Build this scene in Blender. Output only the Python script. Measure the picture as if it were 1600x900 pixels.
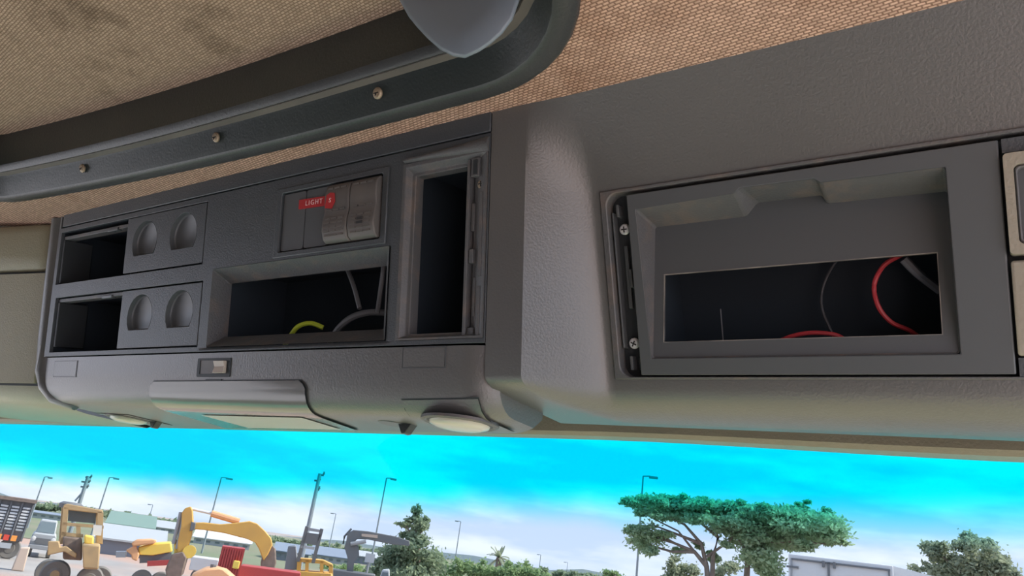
import bpy, bmesh, math, random
from mathutils import Vector, Matrix, geometry
random.seed(7)
for o in list(bpy.data.objects): bpy.data.objects.remove(o, do_unlink=True)
S = bpy.context.scene
COL = S.collection

# ---------------------------------------------------------------- camera
EYE = Vector((0, 0, 3.0))
BW = Matrix(((0.8314065, 0.0905775, 0.5482325), (0.5404421, -0.3611682, -0.7599210), (0.1291724, 0.9280912, -0.3492295)))
cd = bpy.data.cameras.new('camera'); cam = bpy.data.objects.new('camera', cd); COL.objects.link(cam)
cd.sensor_width = 36; cd.lens = 36 * 1150 / 1600; cd.clip_start = .02; cd.clip_end = 5000
cam.matrix_world = Matrix.Translation(EYE) @ BW.to_4x4()
S.camera = cam
# the cab leans a degree or so on its suspension
RC = Matrix(((0.999717, -0.008627, 0.022163), (0.008625, 0.999963, 0.000191), (-0.022164, 0, 0.999754)))
CAB = Matrix.Translation(EYE) @ RC.to_4x4()

# ---------------------------------------------------------------- sky, sun, exposure
W = bpy.data.worlds.new('sky'); S.world = W; W.use_nodes = True
nt = W.node_tree; nt.nodes.clear(); N = nt.nodes.new; LK = nt.links.new
wo = N('ShaderNodeOutputWorld'); bg = N('ShaderNodeBackground'); tc = N('ShaderNodeTexCoord')
sep = N('ShaderNodeSeparateXYZ'); LK(tc.outputs['Generated'], sep.inputs[0])
gr = N('ShaderNodeValToRGB'); LK(sep.outputs['Z'], gr.inputs[0])
e = gr.color_ramp.elements; e[0].position = 0.0; e[0].color = (.60, .72, .98, 1); e[1].position = .6; e[1].color = (.36, .58, 1.0, 1)
x = e.new(.14); x.color = (.50, .68, 1.0, 1)
mp = N('ShaderNodeMapping'); mp.inputs['Scale'].default_value = (3.0, 3.0, 15); LK(tc.outputs['Generated'], mp.inputs[0])
nz = N('ShaderNodeTexNoise'); nz.inputs['Scale'].default_value = 1.6; nz.inputs['Detail'].default_value = 6; nz.inputs['Roughness'].default_value = .55
LK(mp.outputs[0], nz.inputs['Vector'])
cr = N('ShaderNodeValToRGB'); LK(nz.outputs['Fac'], cr.inputs[0])
cr.color_ramp.elements[0].position = .44; cr.color_ramp.elements[1].position = .62
mx = N('ShaderNodeMix'); mx.data_type = 'RGBA'; LK(cr.outputs[0], mx.inputs['Factor']); LK(gr.outputs[0], mx.inputs['A']); mx.inputs['B'].default_value = (.84, .92, 1.10, 1)
LK(mx.outputs['Result'], bg.inputs['Color']); bg.inputs['Strength'].default_value = 2.0
LK(bg.outputs[0], wo.inputs[0])
sd = bpy.data.lights.new('sun', 'SUN'); sun = bpy.data.objects.new('sun', sd); COL.objects.link(sun)
sd.energy = 11; sd.angle = .05; sd.color = (1, .94, .85)
sun.rotation_euler = Vector((-.6, -.65, -.8)).to_track_quat('-Z', 'Y').to_euler()
S.view_settings.view_transform = 'Standard'; S.view_settings.look = 'None'
S.view_settings.exposure = 0.8; S.view_settings.gamma = 1; S.view_settings.use_curve_mapping = False
S.cycles.use_denoising = True
S.cycles.max_bounces = 8; S.cycles.diffuse_bounces = 5; S.cycles.transparent_max_bounces = 12
S.cycles.caustics_reflective = False; S.cycles.caustics_refractive = False

# ---------------------------------------------------------------- materials
def mat(name, col, rough=.6, col2=None, scale=8, bump=0, bscale=300, spec=.4, metal=0, wear=None, wscale=14, wlo=.52, whi=.68, detail=4, coat=0):
    m = bpy.data.materials.new(name); m.use_nodes = True; t = m.node_tree; b = t.nodes['Principled BSDF']
    b.inputs['Base Color'].default_value = (*col, 1); b.inputs['Roughness'].default_value = rough
    b.inputs['Specular IOR Level'].default_value = spec; b.inputs['Metallic'].default_value = metal
    b.inputs['Coat Weight'].default_value = coat
    tcn = t.nodes.new('ShaderNodeTexCoord'); out = None
    def noise(sc, d=4):
        n = t.nodes.new('ShaderNodeTexNoise'); n.inputs['Scale'].default_value = sc; n.inputs['Detail'].default_value = d
        t.links.new(tcn.outputs['Object'], n.inputs['Vector']); return n
    if col2:
        n = noise(scale, detail); r = t.nodes.new('ShaderNodeValToRGB'); t.links.new(n.outputs['Fac'], r.inputs[0])
        r.color_ramp.elements[0].position = .35; r.color_ramp.elements[1].position = .65
        r.color_ramp.elements[0].color = (*col, 1); r.color_ramp.elements[1].color = (*col2, 1); out = r.outputs[0]
    if wear:
        n = noise(wscale, 6); r = t.nodes.new('ShaderNodeValToRGB'); t.links.new(n.outputs['Fac'], r.inputs[0])
        r.color_ramp.elements[0].position = wlo; r.color_ramp.elements[1].position = whi
        k = t.nodes.new('ShaderNodeMix'); k.data_type = 'RGBA'; t.links.new(r.outputs[0], k.inputs['Factor'])
        if out: t.links.new(out, k.inputs['A'])
        else: k.inputs['A'].default_value = (*col, 1)
        k.inputs['B'].default_value = (*wear, 1); out = k.outputs['Result']
    if out: t.links.new(out, b.inputs['Base Color'])
    if bump:
        n = noise(bscale, 2); bp = t.nodes.new('ShaderNodeBump'); bp.inputs['Strength'].default_value = bump; bp.inputs['Distance'].default_value = .002
        t.links.new(n.outputs['Fac'], bp.inputs['Height']); t.links.new(bp.outputs[0], b.inputs['Normal'])
    return m

M = {}
M['plastic'] = mat('grained_dark_plastic', (.052, .061, .068), .42, (.062, .070, .076), 5, .25, 520, .5)
M['shelf'] = mat('grained_grey_plastic', (.092, .093, .090), .38, (.104, .104, .099), 4, .2, 420, .9)
M['worn'] = mat('worn_dusty_plastic', (.085, .090, .094), .5, (.105, .105, .104), 9, .3, 420, .5, wear=(.19, .14, .11), wscale=45, wlo=.50, whi=.95)
M['smooth'] = mat('smooth_dark_plastic', (.084, .092, .097), .40, None, spec=.45)
M['black'] = mat('black_plastic', (.025, .03, .033), .55)
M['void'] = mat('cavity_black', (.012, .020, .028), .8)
M['hatch'] = mat('hatch_frame_plastic', (.026, .034, .034), .38, (.034, .042, .040), 6, .15, 300, .5)
M['lip'] = mat('hatch_lip_plastic', (.045, .048, .050), .36, (.055, .058, .058), 9, .2, 300)
M['ledge'] = mat('taupe_seal_ledge', (.11, .10, .09), .6, (.14, .125, .11), 12)  # paler and browner than the frame plastic around it
M['pad'] = mat('grey_smooth_plastic', (.155, .195, .225), .4, (.17, .205, .235), 4)
M['steel'] = mat('screw_steel', (.72, .74, .76), .35, metal=.25)
M['brass'] = mat('dull_brass', (.34, .27, .19), .45, metal=.5)
M['slotblack'] = mat('screw_cross', (.03, .03, .03), .7)
M['red'] = mat('red_tape', (.42, .03, .035), .35)
M['letter'] = mat('embossed_white', (.75, .5, .5), .5)
M['redcable'] = mat('red_cable', (.50, .05, .06), .4)
M['greycable'] = mat('grey_cable', (.14, .15, .16), .5)
M['darkcable'] = mat('dark_grey_cable', (.06, .065, .07), .5)
M['yellowcable'] = mat('yellow_green_cable', (.50, .62, .05), .5)
M['switch'] = mat('switch_grey', (.105, .10, .095), .45, (.13, .12, .11), 30, spec=.4)
M['headstrip'] = mat('header_trim_plastic', (.27, .25, .20), .5, (.30, .275, .22), 9, .3, 300)
M['passenger'] = mat('window_lit_plastic', (.27, .26, .18), .42, (.295, .28, .195), 5, .3, 420)  # shelf plastic made pale olive, side window light put into the colour

def lens_mat(name, col, rough):
    m = bpy.data.materials.new(name); m.use_nodes = True; b = m.node_tree.nodes['Principled BSDF']
    b.inputs['Base Color'].default_value = (*col, 1); b.inputs['Roughness'].default_value = rough
    b.inputs['Subsurface Weight'].default_value = .3; b.inputs['Subsurface Radius'].default_value = (.004, .004, .004)
    b.inputs['Specular IOR Level'].default_value = .6
    return m
M['lens'] = lens_mat('smoky_lamp_lens', (.17, .165, .165), .15)
M['readlens'] = lens_mat('cream_lamp_lens', (.52, .50, .42), .25)
M['diffuser'] = lens_mat('grey_reflector', (.42, .42, .37), .3)

def fabric(name, a, b_, stain, thr):
    m = bpy.data.materials.new(name); m.use_nodes = True; t = m.node_tree; b = t.nodes['Principled BSDF']; nn = t.nodes.new; lk = t.links.new
    b.inputs['Roughness'].default_value = .95; b.inputs['Specular IOR Level'].default_value = .1
    tcn = nn('ShaderNodeTexCoord'); mp = nn('ShaderNodeMapping'); mp.inputs['Rotation'].default_value = (0, 0, .12); lk(tcn.outputs['Object'], mp.inputs[0])
    n0 = nn('ShaderNodeTexNoise'); n0.inputs['Scale'].default_value = 60; lk(tcn.outputs['Object'], n0.inputs['Vector'])
    ad = nn('ShaderNodeVectorMath'); ad.operation = 'MULTIPLY_ADD'; lk(n0.outputs['Color'], ad.inputs[0]); ad.inputs[1].default_value = (.002, .002, .002); lk(mp.outputs[0], ad.inputs[2])
    br = nn('ShaderNodeTexBrick'); lk(ad.outputs[0], br.inputs['Vector']); br.inputs['Scale'].default_value = 1
    br.inputs['Brick Width'].default_value = .0064; br.inputs['Row Height'].default_value = .0035; br.inputs['Mortar Size'].default_value = .0011; br.inputs['Mortar Smooth'].default_value = .9
    br.inputs['Color1'].default_value = (*a, 1); br.inputs['Color2'].default_value = (*[c * .72 for c in a], 1); br.inputs['Mortar'].default_value = (*b_, 1)
    n1 = nn('ShaderNodeTexNoise'); n1.inputs['Scale'].default_value = 6; n1.inputs['Detail'].default_value = 8; n1.inputs['Roughness'].default_value = .65; lk(tcn.outputs['Object'], n1.inputs['Vector'])
    r = nn('ShaderNodeValToRGB'); r.color_ramp.elements[0].position = thr; r.color_ramp.elements[1].position = thr + .16; lk(n1.outputs['Fac'], r.inputs[0])
    k = nn('ShaderNodeMix'); k.data_type = 'RGBA'; k.blend_type = 'MULTIPLY'; lk(r.outputs[0], k.inputs['Factor']); lk(br.outputs['Color'], k.inputs['A']); k.inputs['B'].default_value = (*stain, 1)
    lk(k.outputs['Result'], b.inputs['Base Color'])
    bp = nn('ShaderNodeBump'); bp.inputs['Strength'].default_value = .6; bp.inputs['Distance'].default_value = .001; bp.invert = True
    lk(br.outputs['Fac'], bp.inputs['Height']); lk(bp.outputs[0], b.inputs['Normal'])
    return m
M['headliner'] = fabric('tan_woven_headliner', (.70, .475, .355), (.25, .155, .11), (.72, .66, .62), .5)
M['lining'] = fabric('stained_woven_lining', (.52, .39, .28), (.23, .16, .11), (.45, .44, .42), .54)

# ---------------------------------------------------------------- mesh builder
FR = Matrix.Identity(4); ORG = {}; PARENTFR = {}
class MB:
    def __init__(s): s.v = []; s.f = []
    def add(s, vs, fs):
        k = len(s.v); s.v += [Vector(p) for p in vs]; s.f += [tuple(i + k for i in q) for q in fs]
    def box(s, c, d, R=None):
        c = Vector(c); R = R or Matrix.Identity(3)
        vs = [c + R @ Vector((a * d[0] / 2, b * d[1] / 2, e * d[2] / 2)) for a in (-1, 1) for b in (-1, 1) for e in (-1, 1)]
        s.add(vs, [(0, 1, 3, 2), (4, 6, 7, 5), (0, 4, 5, 1), (2, 3, 7, 6), (0, 2, 6, 4), (1, 5, 7, 3)])
    def ext(s, poly, off):
        """prism: polygon of 3D points swept by the vector off"""
        n = len(poly); off = Vector(off); a = [Vector(p) for p in poly]
        tri = geometry.tessellate_polygon([a])
        s.add(a + [p + off for p in a], [tuple(t) for t in tri] + [tuple(i + n for i in reversed(t)) for t in tri] + [(i, (i + 1) % n, (i + 1) % n + n, i + n) for i in range(n)])
    def holed(s, outer, holes, fn, d0, d1):
        """plate with holes; 2D loops mapped by fn(x, y, d), from d0 (front) back to d1"""
        loops = [outer] + holes; flat = [p for l in loops for p in l]; n = len(flat)
        bm = bmesh.new(); vs = [bm.verts.new((p[0], p[1], 0)) for p in flat]; k = 0
        for i, q in enumerate(vs): q.index = i
        for l in loops:
            for i in range(len(l)): bm.edges.new((vs[k + i], vs[k + (i + 1) % len(l)]))
            k += len(l)
        bmesh.ops.triangle_fill(bm, edges=bm.edges[:], use_beauty=True); tri = [[w.index for w in f.verts] for f in bm.faces]; bm.free()
        fs = [tuple(t) for t in tri] + [tuple(i + n for i in reversed(t)) for t in tri]; k = 0
        for l in loops:
            m = len(l); fs += [(k + i, k + (i + 1) % m, k + (i + 1) % m + n, k + i + n) for i in range(m)]; k += m
        s.add([fn(p[0], p[1], d0) for p in flat] + [fn(p[0], p[1], d1) for p in flat], fs)
    def celled(s, outer, holes, fn, d0, d1):
        """rectangular plate with rectangular holes, cut along its grid lines"""
        R = lambda q: (min(p[0] for p in q), max(p[0] for p in q), min(p[1] for p in q), max(p[1] for p in q))
        O_, H_ = R(outer), [R(h) for h in holes]
        xs = sorted({O_[0], O_[1]} | {h[i] for h in H_ for i in (0, 1)}); ys = sorted({O_[2], O_[3]} | {h[i] for h in H_ for i in (2, 3)})
        nx, ny = len(xs) - 1, len(ys) - 1
        sol = lambda i, j: 0 <= i < nx and 0 <= j < ny and not any(h[0] <= (xs[i] + xs[i + 1]) / 2 <= h[1] and h[2] <= (ys[j] + ys[j + 1]) / 2 <= h[3] for h in H_)
        idx = lambda i, j, k: (i * (ny + 1) + j) * 2 + k; fs = []
        for i in range(nx):
            for j in range(ny):
                if not sol(i, j): continue
                for k in (0, 1): fs.append((idx(i, j, k), idx(i + 1, j, k), idx(i + 1, j + 1, k), idx(i, j + 1, k)))
                for di, dj, a, b in ((-1, 0, (i, j), (i, j + 1)), (1, 0, (i + 1, j), (i + 1, j + 1)), (0, -1, (i, j), (i + 1, j)), (0, 1, (i, j + 1), (i + 1, j + 1))):
                    if not sol(i + di, j + dj): fs.append((idx(*a, 0), idx(*b, 0), idx(*b, 1), idx(*a, 1)))
        vs = [fn(x, y, d) for x in xs for y in ys for d in (d0, d1)]; used = sorted({i for f in fs for i in f}); m = {v: k for k, v in enumerate(used)}
        s.add([vs[i] for i in used], [tuple(m[i] for i in f) for f in fs])
    def loft(s, loops, closed=True, cap0=False, cap1=False):
        n = len(loops[0]); fs = []
        for k in range(len(loops) - 1):
            for i in range(n if closed else n - 1):
                j = (i + 1) % n; fs.append((k * n + i, k * n + j, (k + 1) * n + j, (k + 1) * n + i))
        for flag, k in ((cap0, 0), (cap1, len(loops) - 1)):
            if flag:
                for t in geometry.tessellate_polygon([[Vector(p) for p in loops[k]]]): fs.append(tuple(i + k * n for i in t))
        s.add([p for l in loops for p in l], fs)
    def tube(s, pts, r, n=8, r1=None, caps=True):
        pts = [Vector(p) for p in pts]; loops = []; m = len(pts)
        for i, p in enumerate(pts):
            t = (pts[min(i + 1, m - 1)] - pts[max(i - 1, 0)]).normalized()
            a = t.cross(Vector((0, 0, 1))); a = a.normalized() if a.length > 1e-3 else Vector((1, 0, 0)); b = t.cross(a)
            rr = r if r1 is None else r + (r1 - r) * i / max(m - 1, 1)
            loops.append([p + rr * (a * math.cos(2 * math.pi * k / n) + b * math.sin(2 * math.pi * k / n)) for k in range(n)])
        s.loft(loops, True, caps, caps)
    def lathe(s, c, axis, prof, n=20, u=None):
        """prof: (radius, along axis)"""
        axis = Vector(axis).normalized(); u = (u or axis.orthogonal()).normalized(); w = axis.cross(u); c = Vector(c)
        s.loft([[c + axis * h + r * (u * math.cos(2 * math.pi * k / n) + w * math.sin(2 * math.pi * k / n)) for k in range(n)] for r, h in prof], True, True, True)
    def build(s, name, m, parent=None, bevel=0, origin=None, smooth=30, seg=2, kind=None, label=None):
        me = bpy.data.meshes.new(name); o = bpy.data.objects.new(name, me); COL.objects.link(o)
        if parent is not None:
            org = ORG[parent.name]; o.parent = parent
        else:
            if origin is None:
                lo = [min(p[i] for p in s.v) for i in range(3)]; hi = [max(p[i] for p in s.v) for i in range(3)]
                origin = ((lo[0] + hi[0]) / 2, (lo[1] + hi[1]) / 2, lo[2])
            org = Vector(origin); o.matrix_world = FR @ Matrix.Translation(org)
        ORG[o.name] = org
        me.from_pydata([p - org for p in s.v], [], s.f); me.materials.append(m if isinstance(m, bpy.types.Material) else M[m])
        bm = bmesh.new(); bm.from_mesh(me); bmesh.ops.recalc_face_normals(bm, faces=bm.faces)
        if smooth:
            for f in bm.faces: f.smooth = True
            for ed in bm.edges:
                if len(ed.link_faces) == 2 and ed.calc_face_angle(0) > math.radians(smooth): ed.smooth = False
        bm.to_mesh(me); bm.free()
        if bevel:
            b = o.modifiers.new('bevel', 'BEVEL'); b.width = bevel; b.segments = seg; b.limit_method = 'ANGLE'; b.angle_limit = math.radians(40); b.harden_normals = False
        if kind: o['kind'] = kind
        if label: o['label'] = label
        return o
def tag(o, label, cat, group=None):
    o['label'] = label; o['category'] = cat
    if group: o['group'] = group
    return o
def thing(name, label, cat, loc, group=None):
    o = bpy.data.objects.new(name, None); COL.objects.link(o); o.empty_display_size = .05
    o.matrix_world = FR @ Matrix.Translation(Vector(loc)); ORG[o.name] = Vector(loc)
    return tag(o, label, cat, group)
def rrect(x0, x1, y0, y1, r, n=5):
    out = []
    for cx, cy, a in ((x1 - r, y1 - r, 0), (x0 + r, y1 - r, 90), (x0 + r, y0 + r, 180), (x1 - r, y0 + r, 270)):
        for k in range(n + 1):
            t = math.radians(a + 90 * k / n); out.append((cx + r * math.cos(t), cy + r * math.sin(t)))
    return out
def rect(x0, x1, y0, y1): return [(x0, y0), (x1, y0), (x1, y1), (x0, y1)]
def sst(a, b, x):
    t = max(0, min(1, (x - a) / (b - a))); return t * t * (3 - 2 * t)

# ---------------------------------------------------------------- cab frame: the tilted console face
TA = math.radians(13)
P0 = Vector((0, .55, .28022)); VX = Vector((1, 0, 0)); VV = Vector((0, -math.sin(TA), math.cos(TA))); VN = Vector((0, -math.cos(TA), -math.sin(TA)))
RF = Matrix((VX, VV, VN)).transposed()          # face axes: x right, y up the face, z out of it
def F(x, s, d=0): return P0 + VX * x + VV * s + VN * d
def fbox(mb, x0, x1, s0, s1, d0, d1): mb.box(F((x0 + x1) / 2, (s0 + s1) / 2, (d0 + d1) / 2), (x1 - x0, s1 - s0, d1 - d0), RF)
def screw(name, pos, axis, up, r, parent, m='steel'):
    mb = MB(); mb.lathe(pos, axis, [(r, 0), (r, r * .25), (r * .75, r * .5), (r * .3, r * .6)], 16); sc = mb.build(name, m, parent)
    axis = Vector(axis).normalized(); up = Vector(up).normalized(); w = axis.cross(up); R = Matrix((w, up, axis)).transposed()
    k = MB(); k.box(Vector(pos) + axis * r * .58, (r * 1.1, r * .24, r * .12), R); k.box(Vector(pos) + axis * r * .58, (r * .24, r * 1.1, r * .12), R); k.build('cross_slot', 'slotblack', sc, smooth=0)
    return sc
FR = CAB

# ---------------------------------------------------------------- setting: ceiling, windscreen, header, rear wall
HX0, HX1, HY0, HY1 = -1.51, -.244, -.42, .490
def bow(x, y): return y - (.06 * (-.55 - x) ** 2 if x < -.55 and y > 0 else 0)
def hatch_loop(off, z, n=10):
    r = .172 - off
    c = rrect(HX0 + off, HX1 - off, HY0 + off, HY1 - off, r, n); out = []
    for a, b in zip(c, c[1:] + c[:1]):
        m = 12 if math.hypot(a[0] - b[0], a[1] - b[1]) > .1 else 1
        out += [(a[0] + (b[0] - a[0]) * k / m, a[1] + (b[1] - a[1]) * k / m) for k in range(m)]
    return [Vector((x, bow(x, y), z)) for x, y in out]
ZC = .431
mb = MB(); mb.holed(rect(-2.25, .5, -1.05, .56), [[(p.x, p.y) for p in hatch_loop(.02, 0)]], lambda x, y, d: Vector((x, y, ZC + d)), 0, .03)
ce = mb.build('ceiling', 'headliner', smooth=0); ce['kind'] = 'structure'
wm = mat('rear_wall_trim', (.10, .09, .085), .9)
mb = MB(); mb.box((-.885, -1.0, -.62), (2.7, .04, 2.1)); o = mb.build('wall_back', wm); o['kind'] = 'structure'
for nm, x, y0 in (('wall_left', -2.24, -.45), ('wall_right', .47, -.8)):
    mb = MB(); mb.celled(rect(-1.0, .86, -1.4, .44), [rect(y0, .82, -1.2, .39)], lambda a, b, d: Vector((x + d, a, b)), 0, .03); o = mb.build(nm, wm); o['kind'] = 'structure'

mb = MB(); mb.ext([(-2.1, .38, -.62), (-2.1, .42, -.40), (-2.1, .52, -.34), (-2.1, 1.13, -.34), (-2.1, 1.18, -.62)], (2.45, 0, 0)); o = mb.build('bounce_dashboard', mat('bounce_dash_plastic', (.72, .66, .40), .7), bevel=.02); o['kind'] = 'structure'  # unseen dashboard, added in pale olive to bounce sunlight onto the undersides
mb = MB(); mb.box((-.885, -.58, -1.0), (2.5, .82, .95)); o = mb.build('shading_bunk', mat('shading_bunk_cloth', (.06, .055, .055), .95), bevel=.04); o['kind'] = 'structure'  # unseen dark bunk, added to keep ground light off the console face
def gy(x): return .98 - .14 * (x + .885) ** 2
def gz(x): return .172 - .028 * (x + .5) ** 2 - .010 * sst(-.5, .05, x)
XS = [-2.2 + 2.65 * i / 40 for i in range(41)]
mb = MB(); rows = []
for t in [i / 12 for i in range(13)]:
    rows.append([Vector((x, gy(x) + .36 * .62 * t, gz(x) - .62 * t)) for x in XS])
back = [[p + Vector((0, .006, .002)) for p in r] for r in reversed(rows)]
mb.loft([list(r) for r in rows] + back + [rows[0]], closed=False)
def glass():
    m = bpy.data.materials.new('tinted_windscreen_glass'); m.use_nodes = True; t = m.node_tree; t.nodes.clear(); nn = t.nodes.new; lk = t.links.new
    out = nn('ShaderNodeOutputMaterial'); tr = nn('ShaderNodeBsdfTransparent'); gl = nn('ShaderNodeBsdfGlossy'); gl.inputs['Roughness'].default_value = .02
    tcn = nn('ShaderNodeTexCoord'); mp = nn('ShaderNodeMapping'); lk(tcn.outputs['Object'], mp.inputs[0])
    sp = nn('ShaderNodeSeparateXYZ'); lk(mp.outputs[0], sp.inputs[0])
    # height above the lower edge of the shade band, which droops towards the passenger side
    ma = nn('ShaderNodeMath'); ma.operation = 'MULTIPLY_ADD'; lk(sp.outputs['X'], ma.inputs[0]); ma.inputs[1].default_value = -BAND_SLOPE; lk(sp.outputs['Z'], ma.inputs[2])
    nz = nn('ShaderNodeTexNoise'); nz.inputs['Scale'].default_value = 7; nz.inputs['Detail'].default_value = 4; lk(tcn.outputs['Object'], nz.inputs['Vector'])
    mn = nn('ShaderNodeMath'); mn.operation = 'MULTIPLY_ADD'; lk(nz.outputs['Fac'], mn.inputs[0]); mn.inputs[1].default_value = .03; lk(ma.outputs[0], mn.inputs[2])
    mr = nn('ShaderNodeMapRange'); mr.interpolation_type = 'SMOOTHSTEP'; lk(mn.outputs[0], mr.inputs['Value']); mr.inputs['From Min'].default_value = BAND0; mr.inputs['From Max'].default_value = BAND1
    k = nn('ShaderNodeValToRGB'); lk(mr.outputs[0], k.inputs[0])
    k.color_ramp.elements[0].color = (.555, .56, .55, 1); k.color_ramp.elements[1].color = (.012, .55, .565, 1)
    q = k.color_ramp.elements.new(.5); q.color = (.30, .555, .56, 1)
    lk(k.outputs[0], tr.inputs[0])
    m2 = nn('ShaderNodeMixShader'); m2.inputs[0].default_value = .003; lk(tr.outputs[0], m2.inputs[1]); lk(gl.outputs[0], m2.inputs[2]); lk(m2.outputs[0], out.inputs[0])
    return m
BAND_SLOPE, BAND0, BAND1 = .05, .085, .155
win = mb.build('window_1', glass(), origin=(0, 0, 0)); win['kind'] = 'structure'
mb = MB()
prof = lambda x: [Vector((x, gy(x) + .02, gz(x) + .012)), Vector((x, gy(x) + .001, gz(x) + .001)), Vector((x, gy(x) - .012, gz(x) - .001)), Vector((x, gy(x) - .030, gz(x) + .0005)), Vector((x, gy(x) - .034, gz(x) + .006)), Vector((x, gy(x) - .034, .46)), Vector((x, gy(x) + .02, .46))]
mb.loft([prof(x) for x in XS], True, True, True)
o = mb.build('trim_1', 'headstrip'); o['kind'] = 'structure'
mb = MB(); mb.box((-.885, .8, .455), (2.72, .5, .02)); o = mb.build('roof_front_panel', 'black'); o['kind'] = 'structure'

# ---------------------------------------------------------------- roof hatch
def X_at(x, y, z): return (x, y, z)
H = thing('roof_hatch', 'roof hatch with dark plastic frame and brown stained fabric lining', 'roof hatch', (-.885, .04, ZC))
def ring(name, m, prof_):
    mb = MB(); mb.loft([hatch_loop(o_, ZC + z_) for o_, z_ in prof_]); mb.build(name, m, H, smooth=50)
ring('frame_lip', 'lip', ((0, .005), (0, -.001), (.003, -.005), (.020, -.006), (.023, -.004)))
ring('frame_wall', 'hatch', ((.023, -.004), (.026, .001), (.036, .022), (.038, .025)))
ring('seal_ledge', 'ledge', ((.038, .025), (.047, .025), (.048, .027)))
ring('seal_ridge', 'lip', ((.048, .027), (.0495, .0235), (.053, .0215), (.057, .023), (.060, .030)))
ring('inner_wall', 'hatch', ((.060, .030), (.060, .04), (.062, .10)))
mb = MB(); lp = hatch_loop(.05, ZC + .090)
mb.loft([lp, [p + Vector((0, 0, .02)) for p in lp]], True, True, True); mb.build('lining', 'lining', H, smooth=0)
for x, y, z in ((-.545, .4565, ZC + .013), (-.825, .4520, ZC + .013), (-1.13, .4360, ZC + .013)):
    sc = screw('screw', (x, y, z), (0, -.9, -.44), (0, 0, 1), .0065, H, 'brass')
# grey latch cover hanging from the hatch
LT = thing('latch_cover', 'smooth grey tapered plastic latch cover hanging under the roof hatch', 'latch cover', (-.40, .36, .50))
mb = MB()
def ltp(px, py, y): # pixel to cab point at forward distance y
    d = RC.transposed() @ (BW @ Vector((px - 800, 450 - py, -1150))); return d * (y / d.y)
outl = [(598, -45), (624, 0), (639, 27), (652, 43), (668, 60), (688, 78), (708, 88), (727, 91), (749, 81), (768, 68), (785, 53), (801, 31), (812, 0), (820, -45)]
mid = (718, -5)
def sc_(k, y): return [ltp(mid[0] + (p[0] - mid[0]) * k, mid[1] + (p[1] - mid[1]) * k, y) for p in outl]
front = sc_(1, .375); bk = [p + Vector((-.021, .019, .025)) for p in front]
rim = sc_(.985, .3725); rim2 = sc_(.93, .3700); inn = sc_(.5, .3675)
mb.loft([bk, front, rim, rim2, inn], True, True, True); mb.build('cover_shell', 'pad', LT, smooth=80)
mb = MB(); mb.tube([(-.415, .40, .475), (-.405, .41, .52), (-.40, .42, .56)], .012); mb.build('mounting_post', 'hatch', LT)

# ---------------------------------------------------------------- driver and passenger shelves
def shelf_profile(x, r_of, zu, sa, yb, bz=.055):
    pts = [F(x, s, -r_of(x, s)) for s in sa]
    r = r_of(x, sa[-1]); A = pts[-1]; sc = (zu - (P0 + VN * -r).z) / VV.z; C_ = F(x, sc, -r); B = C_ + Vector((0, bz, 0))
    for k in range(1, 7):
        t = k / 6; pts.append(A * (1 - t) ** 2 + C_ * 2 * t * (1 - t) + B * t * t)
    return pts + [Vector((x, yb(x), zu)), Vector((x, yb(x) + .015, zu + .012)), Vector((x, yb(x) + .015, .45))]
def rdep(s): return .05 + (.06 - s) * .2 if s < .06 else .05 * (1 - ((s - .06) / .098) ** 1.25)
def recess(x, s):
    t = max(0, min(1, (x + .388) / .052)); return max(0, rdep(s)) * (1 - (1 - t) ** 1.35)
HS0, HS1, HXL = -.1205, .0645, -.3285
SA = [.158, .152, .145, .138, .13, .12, .11, .1, .09, .08, .07, HS1, .04, 0, -.04, -.08, HS0]
xs = [-.431, -.42, -.4, -.3885, -.388, -.384, -.38, -.375, -.37, -.365, -.36, -.355, -.35, -.345, -.34, -.336, HXL, -.25, -.1, 0, .1, .2, .3, .42, .46]
DS = thing('driver_shelf', 'grained dark grey overhead shelf moulding above the windscreen, right of the console', 'overhead shelf', (0, .62, .147))
mb = MB(); pr = [shelf_profile(x, recess, .150, SA, lambda x: .738) for x in xs]
nr = len(pr[0]); verts = [p for c in pr for p in c]; fs = []
i0 = xs.index(HXL); i1 = xs.index(.42); j0 = SA.index(HS1); j1 = SA.index(HS0)
for i in range(len(xs) - 1):
    for j in range(nr - 1):
        if i0 <= i < i1 and j0 <= j < j1: continue
        fs.append((i * nr + j, i * nr + j + 1, (i + 1) * nr + j + 1, (i + 1) * nr + j))
mb.add(verts, fs); mb.build('shelf_body', 'shelf', DS, smooth=40)
def F8(x, s, d=0): return F(x, s, -(.05 + (.06 - s) * .2) + d)
V8 = (F8(0, 1) - F8(0, 0)).normalized(); N8 = VX.cross(V8)
def fbox8(mb, x0, x1, s0, s1, d0, d1):
    mb.loft([[F8(x0, s, d) for s, d in ((s0, d0), (s1, d0), (s1, d1), (s0, d1))], [F8(x1, s, d) for s, d in ((s0, d0), (s1, d0), (s1, d1), (s0, d1))]], True, True, True)
mb = MB(); mb.holed(rect(HXL - .001, .421, HS0 - .001, HS1 + .001), [rrect(-.3225, .415, -.1190, .0620, .013, 8)], F8, .0018, -.014)
mb.build('recess_lip', 'worn', DS, bevel=.0012)
mb = MB(); mb.celled(rect(HXL - .015, .43, HS0 - .008, HS1 + .008), [rect(-.294, -.012, -.115, .05)], F8, -.014, -.017); mb.build('recess_floor', 'black', DS)
for (x0, x1, s0, s1, d) in ((-.3205, -.3185, -.09, .045, .009), (-.3150, -.3120, .040, .052, .010), (-.3125, -.3085, -.05, .012, .004), (-.3135, -.3105, -.112, -.098, .010), (-.3075, -.3045, -.03, -.012, .008), (-.3055, -.303, -.112, -.1, .006)):
    mb = MB(); fbox8(mb, x0, x1, s0, s1, -.0145, -.014 + d); mb.build('clip_rib', 'smooth', DS, bevel=.0006)
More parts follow.
